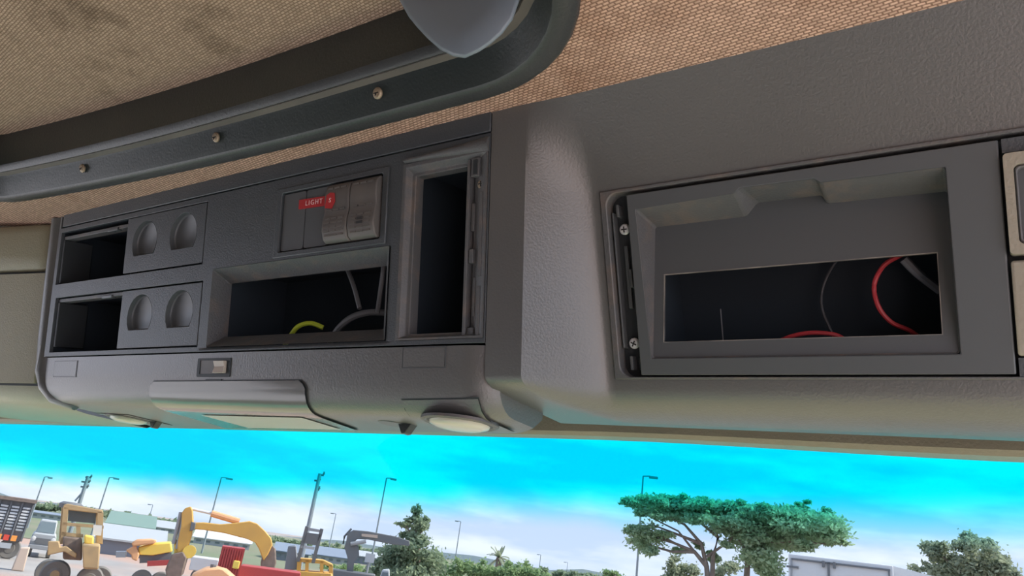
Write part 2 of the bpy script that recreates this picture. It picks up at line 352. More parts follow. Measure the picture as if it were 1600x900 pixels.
screw('screw', F8(-.3095, .0284, -.0105), N8, V8, .0056, DS)
screw('screw', F8(-.3095, -.085, -.0105), N8, V8 + VX * .5, .0056, DS)

# fascia plate with the sunk pocket
FA = thing('radio_fascia', 'dark plastic fascia with sunk finger pocket and empty radio slot, right of screws', 'fascia panel', F8(-.15, -.11))
po = [(-.2875, -.1012), (-.2908, .0431), (-.1930, .0454), (-.1884, .0495), (-.1253, .0485), (-.1199, .0445), (-.0278, .0435), (-.0278, -.1012)]
pin = [(-.2868, -.0997), (-.2860, .0325), (-.1940, .0325), (-.1835, .0445), (-.1262, .0440), (-.1222, .0355), (-.0290, .0335), (-.0284, -.0997)]
def tilt(s): return -.034 * (s + .1012) / .14 - .0003
mb = MB(); mb.holed(rect(-.3002, .0078, -.1172, .0585), [po], F8, .002, -.003); mb.build('plate', 'smooth', FA, bevel=.001)
lo = [F8(x, s, .002) for x, s in po]; lm = [F8(x, s, .0012) for x, s in po]; li = [F8(x, s, tilt(s)) for x, s in pin]
mb = MB(); mb.loft([lo, li]); mb.build('pocket_wall', 'worn', FA, smooth=20, bevel=.0022)
slot = rect(-.2755, -.0395, -.0850, -.0180)
mb = MB(); mb.holed(pin, [slot], lambda x, s, d: F8(x, s, tilt(s) + d), 0, -.0025); mb.build('pocket_floor', 'smooth', FA, smooth=0)
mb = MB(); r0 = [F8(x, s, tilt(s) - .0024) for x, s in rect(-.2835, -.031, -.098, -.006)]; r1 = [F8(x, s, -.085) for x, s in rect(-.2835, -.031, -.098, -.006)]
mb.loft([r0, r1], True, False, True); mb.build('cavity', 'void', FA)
mb = MB(); mb.holed(rect(-.2763, -.0388, -.0856, -.0172), [slot], lambda x, s, d: F8(x, s, tilt(s) + d), .0004, -.0026); mb.build('slot_edge', mat('cut_plastic_edge', (.12, .115, .11), .7, (.3, .28, .25), 40), FA)
mb = MB(); mb.tube([F8(-.2315, -.084, -.05), F8(-.2315, -.05, -.05)], .0006, 6); mb.build('loose_thread', 'greycable', FA)

def cable(name, pts, r, m, label):
    P = [Vector(p) for p in pts]; sm = []
    for i in range(len(P) - 1):
        a = P[max(i - 1, 0)]; b = P[i]; c = P[i + 1]; d = P[min(i + 2, len(P) - 1)]
        for k in range(6):
            t = k / 6; sm.append(.5 * ((2 * b) + (c - a) * t + (2 * a - 5 * b + 4 * c - d) * t * t + (3 * b - a - 3 * c + d) * t ** 3))
    sm.append(P[-1]); mb = MB(); mb.tube(sm, r, 8); return tag(mb.build(name, m), label, 'cable')
def fpx(px, py, dd): # cab point where a line of sight meets the plane lying dd out of the console face
    d = RC.transposed() @ (BW @ Vector((px - 800, 450 - py, -1150))); Q = P0 + VN * dd; return d * (Q.dot(VN) / d.dot(VN))
cable('red_cable', [fpx(1440, 386, -.13), fpx(1405, 400, -.125), fpx(1380, 416, -.12), fpx(1366, 445, -.12), fpx(1372, 478, -.12), fpx(1392, 503, -.125), fpx(1420, 516, -.135), fpx(1440, 530, -.15)], .0021, 'redcable', 'red cable looping up inside the right end of the radio slot')
cable('red_cable', [fpx(1205, 540, -.13), fpx(1235, 526, -.125), fpx(1268, 520, -.125), fpx(1305, 523, -.13), fpx(1325, 535, -.14)], .0021, 'redcable', 'short red cable arching along the bottom of the radio slot')
cable('grey_cable', [fpx(1335, 375, -.14), fpx(1305, 410, -.14), fpx(1287, 445, -.14), fpx(1284, 480, -.14), fpx(1300, 520, -.14), fpx(1310, 540, -.145)], .0013, 'darkcable', 'thin grey cable curving down the middle of the radio slot')
cable('grey_cable', [fpx(1412, 405, -.12), fpx(1435, 428, -.125), fpx(1470, 455, -.13)], .004, 'greycable', 'thick grey cable slanting behind the red loop in radio slot')

# square bezels at the far right
t = thing('square_bezel', 'upper square grey bezel right of the radio fascia at the frame edge', 'bezel', F8(.1, -.02))
mb = MB(); mb.holed(rrect(.0098, .19, -.0285, .0462, .003), [rrect(.0160, .182, -.0215, .0375, .004)], F8, .007, -.004); mb.build('frame', 'headstrip', t, bevel=.002)
mb = MB(); fbox8(mb, .015, .183, -.0225, .0385, -.006, -.002); mb.build('inset_panel', 'smooth', t)
mb = MB(); mb.holed(rrect(.0165, .1815, -.021, .037, .0035), [rrect(.0185, .1795, -.019, .035, .003)], F8, .0045, -.003); mb.build('inner_rim', 'worn', t, bevel=.001)
t = thing('blank_cover', 'plain lower cover below the square bezel at the right frame edge', 'cover', F8(.1, -.104))
mb = MB(); fbox8(mb, .0098, .19, -.1035, -.0325, -.004, .004); mb.build('cover_plate', 'headstrip', t, bevel=.002)
mb = MB(); fbox8(mb, .0098, .42, -.1190, -.1050, -.004, .0018); mb.build('lower_strip', 'plastic', DS)
mb = MB(); fbox8(mb, .0098, .42, .0480, .0585, -.004, .0018); mb.build('upper_strip', 'plastic', DS)

# passenger side shelf
PL0, PL1, PM0, PM1 = .066, .151, -.133, .061
PS = thing('passenger_shelf', 'overhead shelf with two lids, window light painted in as pale olive, left of the console', 'overhead shelf', (-1.8, .6, .147))
def pd(x): return (-1.395 - x) * .3 - .01      # the shelf turns towards the cabin as it nears the side
def rec2(x, s): return .022 - pd(x)
mb = MB(); mb.loft([shelf_profile(x, rec2, .122, [.17, .1, 0, -.1, -.121], lambda x: .80) for x in (-2.22, -2.0, -1.8, -1.6, -1.5, -1.395, -1.37)], False); mb.build('shelf_body', 'passenger', PS, smooth=40)
def FP_(x, s, d=0): return F(x, s, pd(x) + d)
mb = MB(); lidl = rrect(-2.1, -1.3935, PL0, PL1, .022, 6)
mb.loft([[FP_(x, q, -.022) for x, q in lidl], [FP_(x, q, -.006) for x, q in lidl], [FP_(-1.75 + (x + 1.75) * .992, (PL0 + PL1) / 2 + (q - (PL0 + PL1) / 2) * .90, .0) for x, q in lidl], [FP_(-1.75 + (x + 1.75) * .975, (PL0 + PL1) / 2 + (q - (PL0 + PL1) / 2) * .6, .004) for x, q in lidl]], True, True, True)
mb.build('upper_lid', 'passenger', PS, smooth=60)
mb = MB(); mb.holed(rect(-2.1, -1.3935, PM0, PM1), [], FP_, 0, -.024); mb.build('lower_lid', 'passenger', PS, bevel=.0015)
mb = MB(); mb.holed(rect(-2.1, -1.3935, PM1, PL0), [], FP_, -.012, -.024); mb.build('lid_gap', 'black', PS)
mb = MB(); mb.holed(rect(-2.1, -1.36, PM0 - .004, PM0), [], FP_, -.004, -.024); mb.build('lid_gap', 'black', PS)

# ---------------------------------------------------------------- centre console
OC = thing('overhead_console', 'dark grey centre overhead console with open cubbies, slots and lamps', 'overhead console', (-.885, .6, .124))
CX0, CX1 = -1.347, -.4325
row1 = rect(-1.337, -.921, .034, .1245); row2 = rect(-1.330, -.9155, -.0815, .0105)
swh = rect(-.7675, -.5755, .0285, .1185); pock = rect(-.8945, -.567, -.083, .0245); tall = rect(-.5525, -.4345, -.0835, .1165)
mb = MB(); mb.celled(rect(CX0, CX1, -.0885, .1325), [row1, row2, swh, pock, tall], F, 0, -.006); mb.build('fascia', 'plastic', OC, bevel=.001)
mb = MB(); fbox(mb, CX0 + .012, CX1, .1340, .156, -.006, .0012); mb.build('upper_trim', 'plastic', OC, bevel=.001)
mb = MB(); fbox(mb, CX0, CX1, -.089, .156, -.012, -.0085)
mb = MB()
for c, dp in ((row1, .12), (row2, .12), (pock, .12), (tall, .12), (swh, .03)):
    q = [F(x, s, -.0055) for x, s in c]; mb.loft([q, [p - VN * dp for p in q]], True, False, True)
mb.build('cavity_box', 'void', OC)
mb = MB(); fbox(mb, CX0 - .002, CX0 + .003, -.089, .156, -.12, -.001); mb.build('side_panel', 'shelf', OC)
mb = MB(); fbox(mb, CX1 - .001, CX1 + .001, -.089, .156, -.12, -.002); mb.build('side_panel', 'shelf', OC)
# rounded left border
mb = MB()
bp = [F(-1.366, .153, -.012), F(-1.365, .06, -.012), F(-1.363, -.06, -.012), F(-1.360, -.112, -.012), F(-1.350, -.134, -.014), F(-1.330, -.152, -.02), F(-1.30, -.162, -.04)]
mb.tube(bp, .017, 14, r1=.015); mb.build('side_border', 'shelf', OC, smooth=60)
# cubby lining details: thin bright rails along the cubby tops and inner shelf
for x0, x1, s in ((-1.334, -1.130, .112), (-1.326, -1.126, .003)):
    mb = MB(); fbox(mb, x0, x1, s, s + .006, -.02, -.004); mb.build('cubby_rail', 'worn', OC, bevel=.001)
    mb = MB(); fbox(mb, x0, x0 + .006, s - .075, s, -.05, -.003); mb.build('cubby_side', 'black', OC, bevel=.001)  # side coloured black to stand in for shade inside the cubby
    mb = MB(); fbox(mb, x0 + .03, x0 + .045, s - .05, s - .03, -.119, -.113); mb.build('catch', 'black', OC, bevel=.001)
    mb = MB(); fbox(mb, x1 - .06, x1 - .03, s - .002, s + .003, -.01, -.002); mb.build('clip', 'smooth', OC, bevel=.001)
# blank gauge panels with arched dishes
def arch(cx, cy, w, h, n=14):
    r = w / 2; cut = math.asin(min(1, (h - r) / r)) if h < 2 * r else math.pi / 2
    a0 = -cut; pts = [(cx + r * math.cos(a0 + (math.pi + 2 * cut) * k / n), cy + r * math.sin(a0 + (math.pi + 2 * cut) * k / n)) for k in range(n + 1)]
    return pts
for pl, cs in ((rect(-1.1275, -.9235, .0365, .1235), ((-1.075, .082), (-.975, .082))), (rect(-1.122, -.918, -.0795, .0085), ((-1.068, -.0325), (-.967, -.0325)))):
    hs = [arch(cx, cy, .066, .053) for cx, cy in cs]
    mb = MB(); mb.holed(pl, hs, F, -.0005, -.0035); bpn = mb.build('blank_panel', 'plastic', OC, bevel=.0008)
    for k, (cx, cy) in enumerate(cs):
        h0 = [F(x, s, -.0005) for x, s in hs[k]]
        h1 = [F(cx + (x - cx) * .985, cy + (s - cy) * .985, -.008) for x, s in hs[k]]; h2 = [F(cx + (x - cx) * .92, cy + (s - cy) * .93, -.0095) for x, s in hs[k]]
        mb = MB(); mb.loft([h0, h1, h2], True, False, True); mb.build('gauge_dish', 'smooth', bpn, smooth=40, bevel=.0012)
# pocket with slanted frame
po2 = rect(-.894, -.5675, -.0825, .024)
pi2 = [(-.890, -.0668), (-.594, -.0668), (-.594, .0082), (-.890, .0082)]
mb = MB(); a = [F(x, s, .0012) for x, s in po2]; b = [F(x, s, -.024) for x, s in pi2]; c = [F(x, s, -.028) for x, s in pi2]
mb.loft([a, b, c]); mb.build('pocket_frame', 'worn', OC, bevel=.0015, smooth=20)
# tall slot: bezel, hinge rail, clips, top rail
mb = MB(); mb.loft([[F(x, s, .001) for x, s in rect(-.5525, -.4345, -.0835, .1165)], [F(x, s, .001) for x, s in rect(-.5480, -.437, -.081, .112)], [F(x, s, -.006) for x, s in rect(-.544, -.452, -.078, .107)], [F(x, s, -.007) for x, s in rect(-.5395, -.456, -.076, .103)], [F(x, s, -.02) for x, s in rect(-.5395, -.456, -.076, .103)]])
mb.build('slot_bezel', 'worn', OC, bevel=.0008, smooth=20)
mb = MB(); fbox(mb, -.4635, -.4345, -.083, .112, -.02, -.011); hr = mb.build('hinge_rail', 'smooth', OC, bevel=.001)
for x0, x1, s0, s1, d in ((-.4625, -.459, -.08, .108, -.001), (-.4445, -.4405, -.02, .07, 0), (-.4445, -.4405, -.082, -.03, 0), (-.437, -.4348, -.083, .112, .001), (-.4565, -.4465, .088, .108, .0), (-.4575, -.452, -.005, .01, -.002), (-.4575, -.450, -.082, -.072, -.003), (-.4575, -.4535, .03, .06, -.004), (-.453, -.4495, -.06, -.02, -.004)):
    mb = MB(); fbox(mb, x0, x1, s0, s1, -.012, d); mb.build('rail_clip', 'worn', hr, bevel=.0006)
for s0, s1 in ((.09, .106), (-.018, -.008), (-.07, -.056)):
    mb = MB(); fbox(mb, -.4535, -.4485, s0, s1, -.0115, -.009 if s0 < .05 else .0006); mb.build('rail_gap', 'black', hr)
screw('screw', F(-.4455, .0795, -.006), VN, VV, .0055, OC, 'brass')
mb = MB(); prf = [(.1135, .001), (.118, .0045), (.123, .0045), (.1275, .001), (.1275, -.004), (.1135, -.004)]
mb.loft([[F(x, .1205 + (s - .1205) * k, d) for s, d in prf] for x, k in ((-.5505, .35), (-.50, .6), (-.46, .95), (-.437, 1.15), (-.434, 1.1))], True, True, True); mb.build('top_rail', 'worn', OC, smooth=50)

cable('yellow_cable', [fpx(445, 540, -.06), fpx(457, 520, -.055), fpx(468, 509, -.055), fpx(486, 505, -.06), fpx(505, 512, -.07)], .0032, 'yellowcable', 'yellow green cable bent up at the bottom of the console pocket')
cable('grey_cable', [fpx(515, 535, -.06), fpx(530, 512, -.055), fpx(552, 495, -.055), fpx(580, 488, -.06), fpx(612, 490, -.07)], .0042, 'greycable', 'grey cable arching along the bottom right of console pocket')
cable('grey_cable', [fpx(540, 415, -.07), fpx(552, 445, -.065), fpx(562, 482, -.06)], .003, 'greycable', 'straight grey cable hanging down in the console pocket')
cable('grey_cable', [fpx(600, 412, -.045), fpx(596, 445, -.045), fpx(590, 488, -.05)], .003, 'greycable', 'grey cable along the right wall of the console pocket')

# lower housing of the console with lamps
YB = lambda x: .672 + .134 * (-.42 - x)
ZU = .124
hx = [CX0, -1.342, -1.335, -1.325, -1.2, -1.0, -.8, -.6, -.462, -.455, -.448, -.441, -.435, -.430, -.426]
def endr(x):   # the ends roll back
    t = max(0, (x + .462) / .036); u = max(0, (-1.325 - x) / .022); return max(.018 * t ** 2.5, .006 * u ** 2)
mb = MB(); mb.loft([shelf_profile(x, lambda x, s: endr(x), ZU + endr(x) * .35, [-.0905, -.1, -.11, -.118], YB, .03)[:-1] + [Vector((x, YB(x) + .015, .25)), F(x, -.0905, -.1)] for x in hx], True, True, True)
LH = mb.build('lower_housing', 'shelf', OC, smooth=40)
def outline(mb, x0, x1, s0, s1, w=.0011):
    mb.holed(rect(x0, x1, s0, s1), [rect(x0 + w, x1 - w, s0 + w, s1 - w)], F, .0006, -.001)
for x0, x1, s0, s1 in ((-1.306, -1.232, -.1225, -.096), (-.541, -.481, -.1135, -.0905)):
    mb = MB(); outline(mb, x0, x1, s0, s1, .0008); b = mb.build('plug_seam', 'smooth', OC)
    mb = MB(); fbox(mb, x0 + .0014, x1 - .0014, s0 + .0014, s1 - .0014, -.001, .0008); mb.build('blanking_plug', 'shelf', OC)
mb = MB(); mb.holed(rrect(-.910, -.838, -.1225, -.0975, .002), [rect(-.904, -.846, -.1185, -.1005)], F, .001, -.002); ts = mb.build('toggle_switch', 'black', OC, bevel=.0006)
mb = MB(); fbox(mb, -.904, -.846, -.1185, -.1005, -.002, .0002); mb.build('toggle_well', 'switch', ts)
mb = MB(); mb.ext([F(-.869, s, d) for s, d in ((-.1175, 0), (-.1175, .006), (-.109, .0035), (-.1015, .006), (-.1015, 0))], VX * .022); mb.build('toggle_key', mat('pale_toggle', (.45, .40, .34), .35), ts, bevel=.0006)
mb = MB(); fbox(mb, -.889, -.855, -.1310, -.1255, -.001, .0008); mb.build('toggle_marker', 'black', OC)
# dome lamp wrapped round the housing edge
def wrap(x, t, off):  # t 0..1 from the face round to the underside
    A = F(x, -.1385, 0); pr_ = shelf_profile(x, lambda x, s: 0, ZU, [-.0905, -.1, -.11, -.118], YB, .03)
    path = [F(x, -.118, 0)] + pr_[4:11]; path[-1] = Vector((x, YB(x) - .012, ZU)); ln = [0]
    for p, q in zip(path, path[1:]): ln.append(ln[-1] + (q - p).length)
    u = t * ln[-1]
    for k in range(len(ln) - 1):
        if u <= ln[k + 1] + 1e-9:
            w = (u - ln[k]) / (ln[k + 1] - ln[k]); p = path[k].lerp(path[k + 1], w); tg = (path[k + 1] - path[k]).normalized(); return p + Vector((0, -tg.z, tg.y)) * -off * (1 if True else 0) if False else p + Vector((0, tg.z, -tg.y)) * off
    return path[-1]
TS = [.06, .09, .13, .17, .21, .25, .29, .34, .4, .5, .6, .7, .8, .9, 1.0]
def lamp_x(t, side): return (-1.020 - .03 * t) if side < 0 else (-.690 - .022 * t)
DL = thing('dome_lamp', 'wide smoky dome lamp wrapped round the lower edge of the console', 'lamp', (-.87, .65, ZU - .004))
mb = MB(); rowsf = []
for t in TS:
    a, b = lamp_x(t, -1), lamp_x(t, 1); ro = .012 if t == TS[0] else (.004 if t == TS[1] else 0)
    rowsf.append([wrap(a + ro + (b - a - 2 * ro) * k / 10, t, .0025) for k in range(11)])
mb.loft(rowsf, False); lens = mb.build('lens', 'lens', DL, smooth=60)
mb = MB(); rws = []
for t in TS:
    a, b = lamp_x(t, -1), lamp_x(t, 1); ro = .012 if t == TS[0] else (.004 if t == TS[1] else 0)
    rws.append([wrap(a + ro - .0018 + (b - a - 2 * ro + .0036) * k / 10, t - .008 if t == TS[0] else t, .0010) for k in range(11)])
mb.loft(rws, False); mb.build('lamp_seal', 'black', DL, smooth=60)
mb = MB(); mb.loft([[wrap(x, t, .0035) for x in (-.965, -.9, -.8, -.735)] for t in (.46, .6, .75, .93)], False); mb.build('diffuser', 'diffuser', DL)
mb = MB(); mb.loft([[wrap(x, t, .0032) for x in (-.96, -.9, -.83)] for t in (.185, .20)], False)
# reading lamps
def ovalize(mb, cx):
    for p in mb.v: p.x = cx + (p.x - cx) * 1.22
for nm, lab, cx, cy, mir in (('reading_lamp', 'round reading lamp under the right end of the console', -.487, .622, 1), ('reading_lamp', 'round reading lamp under the left end of the console', -1.285, .712, -1)):
    t = thing(nm, lab, 'lamp', (cx, cy, ZU - .006))
    pts = [(cx - mir * .056, cy - .034), (cx + mir * .046, cy - .036), (cx + mir * .044, cy + .040), (cx - mir * .062, cy + .046)]
    pr_ = shelf_profile(cx, lambda x, s: 0, ZU, [-.0905, -.1, -.11, -.118], YB, .03)[3:11]
    def zs(y):
        for p, q in zip(pr_, pr_[1:]):
            if p.y <= y <= q.y: return p.z + (q.z - p.z) * (y - p.y) / max(q.y - p.y, 1e-6)
        return ZU
    def sheet(k, off):
        rws = []
        for i in range(9):
            u = i / 8; L_ = Vector(pts[0]).lerp(Vector(pts[3]), u); R_ = Vector(pts[1]).lerp(Vector(pts[2]), u); row = []
            for q in range(7): p = L_.lerp(R_, q / 6); p = Vector((cx + (p.x - cx) * k, cy + (p.y - cy) * k)); row.append(Vector((p.x, p.y, zs(p.y) - off)))
            rws.append(row)
        return rws
    mb = MB(); mb.loft(sheet(1.022, .0004), False); mb.build('seam', 'black', t)
    mb = MB(); mb.loft(sheet(1, .0010), False); mb.build('lamp_panel', 'shelf', t)
    mb = MB(); mb.lathe((cx, cy, ZU), (0, 0, -1), [(.037, -.001), (.037, .002), (.034, .0035), (.031, .002)], 32); ovalize(mb, cx); mb.build('ring', 'worn', t)
    mb = MB(); mb.lathe((cx, cy, ZU), (0, 0, -1), [(.0315, .001), (.0315, .0022), (.030, .0023)], 32); ovalize(mb, cx); mb.build('gap_ring', 'black', t)
    mb = MB(); mb.lathe((cx, cy, ZU), (0, 0, -1), [(.029, .001), (.028, .005), (.02, .008), (.01, .009)], 32); ovalize(mb, cx); mb.build('lens', 'readlens', t, smooth=60)
for x, y, lab in ((-.588, .655, 'dark wedge hook under the console beside the right reading lamp'), (-1.235, .735, 'dark wedge hook under the console beside the left reading lamp')):
    t = thing('coat_hook', lab, 'hook', (x, y, ZU - .014))
    mb = MB(); mb.ext([(x - .010, y - .008, ZU + .001), (x + .012, y - .008, ZU + .001), (x + .004, y - .008, ZU - .011), (x - .001, y - .008, ZU - .012)], (0, .012, 0)); mb.build('hook_tongue', 'hatch', t, bevel=.001)
    mb = MB(); mb.lathe((x - .02, y - .004, ZU), (0, 0, -1), [(.02, -.001), (.018, .001), (.010, .0012)], 20); mb.build('finger_dish', 'smooth', t)

# ---------------------------------------------------------------- switch panel
SP = thing('switch_panel', 'dark switch panel with red LIGHT label and two ribbed rockers', 'switch panel', F(-.672, .03))
mb = MB(); mb.holed(rect(-.769, -.5745, .0275, .1190), [rrect(-.7595, -.583, .0345, .1120, .003)], F, .002, -.006); mb.build('frame', 'plastic', SP, bevel=.0012)
mb = MB(); fbox(mb, -.762, -.582, .0325, .113, -.016, -.0055); mb.build('base_plate', 'black', SP)
for x0, x1 in ((-.7575, -.7165), (-.7145, -.6735)):
    mb = MB(); mb.holed(rrect(x0, x1, .0360, .1105, .003), [], F, -.001, -.007); mb.build('blanking_plate', 'smooth', SP, bevel=.0012)
for i, (x0, x1) in enumerate(((-.6715, -.6305), (-.6285, -.5860))):
    pf = [(.0365, -.006), (.0365, .003), (.040, .0075), (.05, .0105), (.062, .010), (.073, .0075), (.085, .0085), (.098, .0085), (.106, .006), (.110, .001), (.110, -.006)]
    mb = MB(); mb.ext([F(x0, s, d) for s, d in pf], VX * (x1 - x0)); rk = mb.build('rocker', 'switch', SP, bevel=.0016, smooth=40)
    mb = MB(); w = x1 - x0
    def dd_at(s):
        for (a, da), (b, db) in zip(pf, pf[1:]):
            if a <= s <= b and b > a: return da + (db - da) * (s - a) / (b - a)
    for s in (.1025, .0755, .0645, .0595, .0545, .0495, .0445):
        for k in range(3):
            xa = x0 + w * (.12 + .27 * k); fbox(mb, xa, xa + w * .21, s - .0011, s + .0011, dd_at(s) - .001, dd_at(s) + .0009)
    mb.build('grip_ridges', 'switch', rk, kind='stuff')
    if i == 1:
        mb = MB(); 
        for s in (.0545, .0595): fbox(mb, x0 + w * .38, x0 + w * .6, s - .0014, s + .0014, dd_at(s), dd_at(s) + .0012)
        mb.build('indicator_window', 'slotblack', rk)
    else:
        mb = MB(); R0 = .0875; mb.ext([F(x0 + .003 + .0165 * u, R0 + .0105 * v2, .0088) for u, v2 in ((0, -.8), (.7, -1), (1, -.2), (.9, .8), (.5, .95), (.1, .7))], VN * .0008); mb.build('red_sticker', 'red', rk)
mb = MB(); mb.holed(rect(-.7265, -.6705, .0865, .0985), [], lambda x, s, d: F(x, s + (x + .7) * -.03, d), .0008, -.001); mb.build('label_strip', 'red', SP)
def text(body, x, s, d, size, m, parent, rot=0):
    c = bpy.data.curves.new('lettering', 'FONT'); c.body = body; c.size = size; c.extrude = .0003; c.align_x = 'CENTER'; c.align_y = 'CENTER'; c.space_character = 1.35
    tmp = bpy.data.objects.new('lettering_curve', c); COL.objects.link(tmp); bpy.context.view_layer.update()
    me = bpy.data.meshes.new_from_object(tmp.evaluated_get(bpy.context.evaluated_depsgraph_get())); bpy.data.objects.remove(tmp, do_unlink=True)
    o = bpy.data.objects.new('lettering', me); COL.objects.link(o); me.materials.clear(); me.materials.append(M[m])
    o.parent = parent; Rz = Matrix.Rotation(rot, 3, 'Z'); mt = (RF @ Rz).to_4x4(); mt.translation = F(x, s, d) - ORG[parent.name]; o.matrix_local = mt
    return o
text('LIGHT', -.6985, .0925, .0012, .0088, 'letter', SP, -.03)
text('S', -.660, .0875, .0100, .008, 'letter', SP, -.2)

# ================================================================ outdoors
def omat(name, col, rough=.7, col2=None, scale=2, **k): return mat(name, col, rough, col2, scale, **k)
O = {}
O['yellow'] = omat('machine_yellow', (.72, .42, .10), .55, (.62, .36, .10), 1.5)
O['tan'] = omat('faded_yellow', (.50, .34, .17), .65, (.38, .27, .15), 2)
O['bright'] = omat('bright_yellow', (.85, .6, .12), .5)
O['orange'] = omat('dusty_orange', (.78, .42, .22), .6)
O['tyre'] = omat('dusty_tyre', (.20, .19, .18), .9)
O['dark'] = omat('hazed_dark_metal', (.16, .165, .175), .6)  # dark paint lightened, outdoor haze put into the colour
O['grey'] = omat('grey_metal', (.32, .33, .35), .6)
O['pole'] = omat('pole_grey', (.25, .29, .32), .6)
O['white'] = omat('white_paint', (.66, .66, .67), .5)
O['offwhite'] = omat('dull_white_paint', (.42, .44, .46), .6)
O['redpaint'] = omat('container_red', (.42, .06, .06), .6)
O['lampred'] = omat('tail_lamp', (.7, .08, .05), .4)
O['lampor'] = omat('orange_reflector', (.9, .35, .08), .4)
O['roofblue'] = omat('blue_grey_roof', (.22, .26, .33), .6)
O['roofgreen'] = omat('green_roof', (.19, .28, .24), .6)
O['wallgrey'] = omat('grey_wall', (.22, .24, .28), .8)
O['stone'] = omat('sandstone', (.58, .46, .38), .9)
O['cabglass'] = omat('machine_glass', (.16, .20, .22), .2)
O['bark'] = omat('bark', (.26, .20, .17), .9, (.18, .14, .12), 6)
def leafmat(name, a, b):
    m = mat(name, a, .7, b, .8, spec=.15); t = m.node_tree; p = t.nodes['Principled BSDF']; out = [n for n in t.nodes if n.type == 'OUTPUT_MATERIAL'][0]
    tr = t.nodes.new('ShaderNodeBsdfTranslucent'); lk = p.inputs['Base Color'].links[0].from_socket; t.links.new(lk, tr.inputs[0])
    k = t.nodes.new('ShaderNodeMixShader'); k.inputs[0].default_value = .45; t.links.new(p.outputs[0], k.inputs[1]); t.links.new(tr.outputs[0], k.inputs[2]); t.links.new(k.outputs[0], out.inputs[0]); return m
O['leafA'] = leafmat('acacia_leaf', (.33, .46, .28), (.42, .50, .32))  # leaf greens lightened so the colour carries some haze
O['leafB'] = leafmat('dark_leaf', (.26, .33, .23), (.33, .40, .26))
O['leafC'] = leafmat('hedge_leaf', (.26, .38, .19), (.33, .44, .22))
O['leafD'] = leafmat('olive_leaf', (.31, .36, .26), (.38, .42, .30))
M.update(O)

FR = Matrix.Identity(4)
gm = omat('gravel_ground', (.30, .285, .28), .95, (.38, .355, .34), .35, wear=(.45, .30, .24), wscale=.05, wlo=.5, whi=.6)
mb = MB(); R = 3000
mb.add([(-R, -R, 0), (R, -R, 0), (R, R, 0), (-R, R, 0)], [(0, 1, 2, 3)]); g = mb.build('ground', gm, origin=(0, 0, 0), smooth=0); g['kind'] = 'structure'

def pray(px, py): return (BW @ Vector((px - 800, 450 - py, -1150)))
class Loc:
    """local frame standing on the ground dist metres out along the sight line of column px: x right, y away, z up"""
    def __init__(s, px, py, dist):
        d = pray(px, py); h = Vector((d.x, d.y, 0)).normalized(); s.h = h; s.r = Vector((h.y, -h.x, 0)); s.p = Vector((EYE.x, EYE.y, 0)) + h * dist
        s.M = Matrix(((s.r.x, h.x, 0, s.p.x), (s.r.y, h.y, 0, s.p.y), (0, 0, 1, 0), (0, 0, 0, 1)))
    def __call__(s, px, py, y=0):
        d = pray(px, py); q = s.p + s.h * y; t = (q - EYE * 1).xy.dot(s.h.xy) / d.xy.dot(s.h.xy); w = EYE + d * t; v = w - s.p
        return Vector((v.dot(s.r), y, w.z))
def use(px, py, dist):
    global FR
    L = Loc(px, py, dist); FR = L.M; return L
def pbox(mb, L, x0, y0, x1, y1, dep, yo=0):   # upright box whose front spans two sight lines
    a = L(x0, (y0 + y1) / 2, yo); b = L(x1, (y0 + y1) / 2, yo); zt = L((x0 + x1) / 2, y0, yo).z; zb = L((x0 + x1) / 2, y1, yo).z
    mb.box(((a.x + b.x) / 2, yo + dep / 2, (zt + zb) / 2), (abs(b.x - a.x), dep, abs(zt - zb)))
def ppoly(mb, L, pts, dep, yo=0): mb.ext([L(p[0], p[1], yo) for p in pts], (0, dep, 0))
def wheel(mb, c, r, w): mb.lathe((c[0], c[1] - w / 2, c[2]), (0, 1, 0), [(r * .45, .0), (r * .5, .02), (r * .9, 0), (r, w * .15), (r, w * .85), (r * .9, w), (r * .45, w)], 24)

# hills on the horizon
hm = omat('distant_hills', (.105, .145, .165), .95, (.13, .17, .17), .01)
FR = Matrix.Identity(4); mb = MB(); ridge = []; D = 900
prof_px = [(-200, 750), (-60, 760), (0, 770), (25, 779), (60, 784), (120, 789), (180, 800), (240, 808), (300, 818), (360, 826), (430, 836), (480, 841), (540, 845), (600, 855), (680, 862), (740, 868), (800, 880), (860, 891), (910, 889), (950, 897), (1000, 903), (1200, 935), (1700, 1010), (2200, 1070)]
bot = []; bk = []
for px, py in prof_px:
    d = pray(px, py); h = Vector((d.x, d.y)).length; p = EYE + d * (D / h); ridge.append(p); q = Vector((p.x * .8, p.y * .8, -1)); bot.append(q); bk.append(Vector((p.x * 1.3, p.y * 1.3, -1)))
mb.loft([bot, [b.lerp(r, .6) + Vector((0, 0, (r.z) * .2)) for b, r in zip(bot, ridge)], ridge, bk], False)
o = mb.build('hills', hm, origin=(0, D, 0)); o['kind'] = 'structure'

FR = Matrix.Identity(4); mb = MB(); near = []; far = []
for px, py in prof_px:
    d = pray(px, py); h = Vector((d.x, d.y)).normalized(); near.append((h.x * 72, h.y * 72, .03)); far.append((h.x * 720, h.y * 720, .03))
mb.loft([near, far], False); o = mb.build('field', omat('grassy_field', (.15, .20, .11), .95, (.24, .22, .16), .04), origin=(0, 72, 0), smooth=0); o['kind'] = 'structure'
